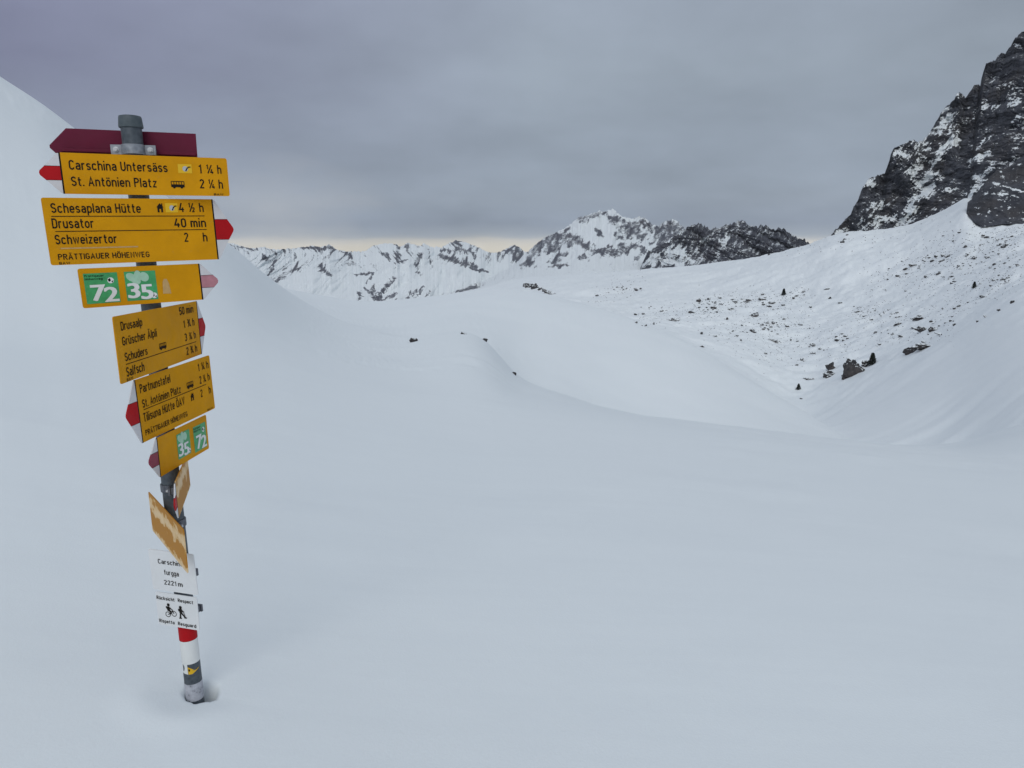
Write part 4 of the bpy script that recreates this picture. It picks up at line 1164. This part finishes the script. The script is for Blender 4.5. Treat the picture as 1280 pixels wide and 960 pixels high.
def clamp(sg, s_at=None, mat=None, toward=1, hh=0.026, lug=0.030):
    """pipe clamp: a strap round the pole, two ears bolted to the sign's back"""
    mat = mat or MAT_DKCLAMP
    n = np.array(sg.n) * toward; ex = np.array(sg.ex)
    sp = sg.sp if s_at is None else s_at
    m = Matrix.Identity(4)
    e1 = np.cross(AX, n)
    for i in range(3):
        m[i][0], m[i][1], m[i][2], m[i][3] = e1[i], n[i], AX[i], AX[i] * sp
    b = MB(); ns = 20; ri, ro = 0.0302, 0.0345
    vs, fs = [], []
    for k in range(ns + 1):
        a = math.pi + math.pi * k / ns
        for r, z in ((ri, -hh/2), (ro, -hh/2), (ro, hh/2), (ri, hh/2)):
            vs.append((r * math.cos(a), r * math.sin(a), z))
    for k in range(ns):
        for j in range(4):
            fs.append([k * 4 + j, k * 4 + (j + 1) % 4, k * 4 + 4 + (j + 1) % 4, k * 4 + 4 + j])
    b.add(vs, fs)
    d = abs(sg.off) - 0.004 if toward * sg.off > 0 else 0.02
    for sgn in (-1, 1):
        x0, x1 = sorted((sgn * 0.0305, sgn * (0.0345 + lug)))
        b.box((x0, -0.004, -hh / 2), (x1, 0.004, hh / 2))
        x0, x1 = sorted((sgn * 0.034, sgn * (0.030 + lug)))
        b.box((x0, 0.0042, -hh * .42), (x1, max(0.008, d), hh * .42))
    o = b.build('pole_clamp', mat, post, True, 0.0012); o.matrix_local = m
    for sgn in (-1, 1):
        t = MB()
        mm = Matrix.Translation((sgn * (0.034 + lug * .5), -0.004, 0)) @ Matrix.Rotation(R(90), 4, 'X')
        t.lathe([(0.0085, 0), (0.0085, 0.002), (0.0055, 0.0022), (0.0055, 0.007)], 12, 0, mm)
        t.build('bolt', MAT_BOLT, o)
    return o

rad = math.radians
# maroon back of the topmost sign, behind the pole
h0, w0 = 0.112, 0.372
ol = [(w0/2, h0/2), (-w0/2 + 0.0, h0/2), (-w0/2 - 0.050, 0.004), (-w0/2 - 0.050, -0.004), (-w0/2, -h0/2), (w0/2, -h0/2)]
s0 = Sign('sign_back', (1.922, -0.006, rad(15.6), rad(-1.1), w0, h0, -0.034), MAT_MAROON, 'maroon unlettered back of the topmost sign', outline=ol)
for a, b in ((-0.205, -0.045), (0.062, 0.182)):
    rl = MB(); rl.box((a, -0.0135, 0.0003), (b, -0.0045, 0.010))
    rl.build('mounting_rail', MAT_MAROON, s0.o, bevel=0.001)
clamp(s0, s_of_y(187.5), MAT_CLAMP, -1, 0.030, 0.030)

s1 = Sign('direction_sign', (1.836, 0.036, rad(25.9), 0, 0.462, 0.119, 0.05), MAT_YELLOW, 'yellow sign reading Carschina Untersäss and St. Antönien Platz', 'left')
s1.text('Carschina Untersäss', .041, .617, .408, .176); s1.text('St. Antönien Platz', .042, .543, .804, .574)
s1.text('1 ¼', .812, .905, .416, .183); s1.text('h', .932, .958, .416, .183); s1.text('2 ¼', .808, .905, .805, .567); s1.text('h', .932, .960, .805, .567)
s1.text('BAW', .896, .958, .985, .93); s1.bus(.629, .713, .62, .82); s1.snow_sticker(.682, .769, .19, .42); s1.done()
s2 = Sign('direction_sign', (1.668, -0.029, rad(36.0), rad(.8), 0.472, 0.195, 0.05), MAT_YELLOW, 'yellow sign reading Schesaplana Hütte, Drusator and Schweizertor', 'right')
s2.text('Schesaplana Hütte', .044, .549, .223, .080); s2.house(.645, .689, .07, .215); s2.snow_sticker(.70, .777, .069, .217)
s2.text('4 ½', .783, .885, .209, .064); s2.text('h', .915, .943, .209, .064); s2.line(.041, .944, .274)
s2.text('Drusator', .038, .265, .451, .305); s2.text('40 min', .742, .948, .457, .313); s2.line(.050, .949, .4975)
s2.text('Schweizertor', .041, .385, .689, .547); s2.text('2', .795, .823, .693, .545); s2.text('h', .918, .947, .695, .548)
s2.text('PRÄTTIGAUER HÖHENWEG', .044, .567, .922, .835); s2.text('BAW', .045, .105, .993, .955)
sm = MB(); s2.rect(.065, .742, .505, .762, 0.0008, sm); sm.build('worn_strip', MAT_GHOST, s2.o); s2.done()
s3 = Sign('route_sign', (1.499, -0.029, rad(40.9), rad(.9), 0.349, 0.119, 0.05), MAT_YELLOW, 'narrow yellow sign with green route stickers 72 and 35 and a faded pink tip', 'right', MAT_PINK)
s3.route('72', .035, .300, .13, .90, 'name'); s3.route('35', .355, .614, .13, .895, 'leaf')
sm = MB(); s3.pts([(.659, .76), (.667, .45), (.68, .37), (.705, .37), (.72, .50), (.731, .77)], 0.0008, sm); sm.build('worn_patch', MAT_GHOST, s3.o)
s4 = Sign('direction_sign', (1.328, -0.051, rad(91.9), 0, 0.578, 0.193, 0.05), MAT_YELLOW, 'yellow sign reading Drusaalp, Grüscher Älpli, Schuders and Salfsch', 'right')
s4.text('Drusaalp', .060, .281, .225, .095); s4.text('Grüscher Älpli', .057, .430, .45, .318); s4.text('Schuders', .064, .302, .69, .560); s4.line(.067, .938, .735)
s4.text('Salfsch', .061, .249, .925, .780); s4.text('50 min', .742, .941, .190, .053)
for b, tx, f in ((.43, '1', '¾'), (.668, '3', '¼'), (.919, '2', '¾')):
    s4.text(tx + ' ' + f, .780, .885, b, b - .136); s4.text('h', .912, .940, b, b - .136)
s4.bus(.443, .529, .57, .69); s4.text('BAW', .057, .121, .990, .945); s4.done(MAT_FADED)
s5 = Sign('direction_sign', (1.124, 0.021, rad(83.7), rad(1.4), 0.432, 0.199, 0.05), MAT_YELLOW, 'yellow sign reading Partnunstafel, St. Antönien Platz and Tilisuna Hütte', 'left')
s5.text('Partnunstafel', .038, .411, .23, .09); s5.text('St. Antönien Platz', .042, .532, .467, .335); s5.bus(.620, .713, .335, .46); s5.line(.049, .898, .4975)
s5.text('Tilisuna Hütte ÖAV', .036, .565, .69, .55); s5.house(.651, .704, .545, .683); s5.text('PRÄTTIGAUER HÖHENWEG', .035, .581, .908, .82)
for b, tx in ((.22, '1 ¼'), (.448, '2 ¼')):
    s5.text(tx, .805, .905, b, b - .137); s5.text('h', .935, .967, b, b - .137)
s5.text('2', .80, .832, .688, .555); s5.text('h', .93, .962, .688, .555); s5.text('BAW', .875, .96, .985, .95); s5.done(MAT_FADED)
s6 = Sign('route_sign', (0.954, 0.026, rad(88.8), rad(-1.1), 0.348, 0.127, 0.05), MAT_YELLOW, 'narrow yellow sign with green route stickers 35 and 72 and a crimson tip', 'left', MAT_CRIMSON)
s6.route('35', .343, .604, .155, .83, 'leaf'); s6.route('72', .685, .959, .177, .90, 'name')
s7 = Sign('direction_sign', (0.832, -0.071, rad(108.9), rad(-1.7), 0.36, 0.115, 0.047), MAT_GLARE, 'yellow sign with painted-in glare, seen almost edge-on, its tip toward the viewer', 'left')
s8 = Sign('direction_sign', (0.694, 0.091, rad(-50.3), rad(-1.4), 0.426, 0.147, 0.05), MAT_GLARE, 'yellow sign with painted-in glare, seen edge-on, crossing in front of the pole')
s9 = Sign('place_plate', (0.518, 0.014, rad(-17.6), rad(.7), 0.192, 0.149, 0.05), MAT_WHITE, 'white plate reading Carschina furgga 2221 m')
s9.text('Carschina-', .194, .80, .33, .214); s9.text('furgga', .306, .627, .592, .468); s9.text('2221', .269, .545, .842, .727); s9.text('m', .585, .686, .842, .727); s9.done()
s10 = Sign('notice_plate', (0.372, 0.011, rad(-14.8), rad(-1.1), 0.169, 0.124, 0.05), MAT_WHITE, 'white plate asking cyclists and hikers for respect in four languages')
for tx, a, b, c, d in (('Rücksicht', .020, .455, .218, .115), ('Respect', .539, .903, .212, .111), ('Rispetto', .031, .407, .928, .823), ('Resguard', .488, .929, .932, .827)):
    s10.text(tx, a, b, c, d, wt=0.175)
s10.done()
ic = MB()
def wpt(u, v): return s10.uv(u, v)
def ring(u, v, r, wd):
    cx, cy = wpt(u, v); n = 20
    for k in range(n):
        a, b = 2 * math.pi * k / n, 2 * math.pi * (k + 1) / n
        ic.poly([(cx + (r - wd) * math.cos(a), cy + (r - wd) * math.sin(a), .0009), (cx + r * math.cos(a), cy + r * math.sin(a), .0009), (cx + r * math.cos(b), cy + r * math.sin(b), .0009), (cx + (r - wd) * math.cos(b), cy + (r - wd) * math.sin(b), .0009)])
_zz = [0.0010]
def bar(u0, v0, u1, v1, wd):
    a, b = Vector(wpt(u0, v0)), Vector(wpt(u1, v1)); d_ = (b - a).normalized(); p_ = Vector((-d_.y, d_.x)) * wd / 2; _zz[0] += 0.00002
    ic.poly([(*(a - p_), _zz[0]), (*(b - p_), _zz[0]), (*(b + p_), _zz[0]), (*(a + p_), _zz[0])])
def disc(u, v, r):
    cx, cy = wpt(u, v); _zz[0] += 0.00002
    ic.poly([(cx + r * math.cos(k * math.pi / 8), cy + r * math.sin(k * math.pi / 8), _zz[0]) for k in range(16)])
ring(.265, .645, .0105, .0023); ring(.415, .60, .0105, .0023)
bar(.265, .645, .34, .60, .003); bar(.34, .60, .31, .52, .003); bar(.34, .60, .40, .52, .003); bar(.31, .53, .39, .525, .0028); bar(.415, .60, .375, .47, .0028); bar(.37, .475, .345, .47, .0025)
bar(.30, .53, .275, .41, .012); bar(.285, .40, .36, .47, .0045); bar(.30, .52, .345, .56, .006); bar(.345, .555, .315, .64, .0052); disc(.295, .345, .0058); bar(.245, .40, .262, .46, .008)
disc(.585, .37, .0058); bar(.58, .41, .585, .53, .012); bar(.545, .42, .555, .49, .008); bar(.58, .53, .565, .70, .006); bar(.595, .53, .65, .61, .006); bar(.65, .61, .685, .66, .0055); bar(.66, .675, .725, .665, .004); bar(.535, .705, .60, .70, .004)
bar(.59, .43, .645, .49, .0045); bar(.645, .47, .70, .69, .0018); bar(.635, .485, .665, .50, .004)
ic.build('symbol', MAT_BLACK, s10.o)
for sgn_, at in ((s1, None), (s2, None), (s3, None), (s4, None), (s5, None), (s6, None), (s7, s_of_y(608)), (s8, s_of_y(653)), (s9, s_of_y(712)), (s10, s_of_y(757))):
    clamp(sgn_, at, lug=0.038 if sgn_ in (s9, s10) else 0.030)
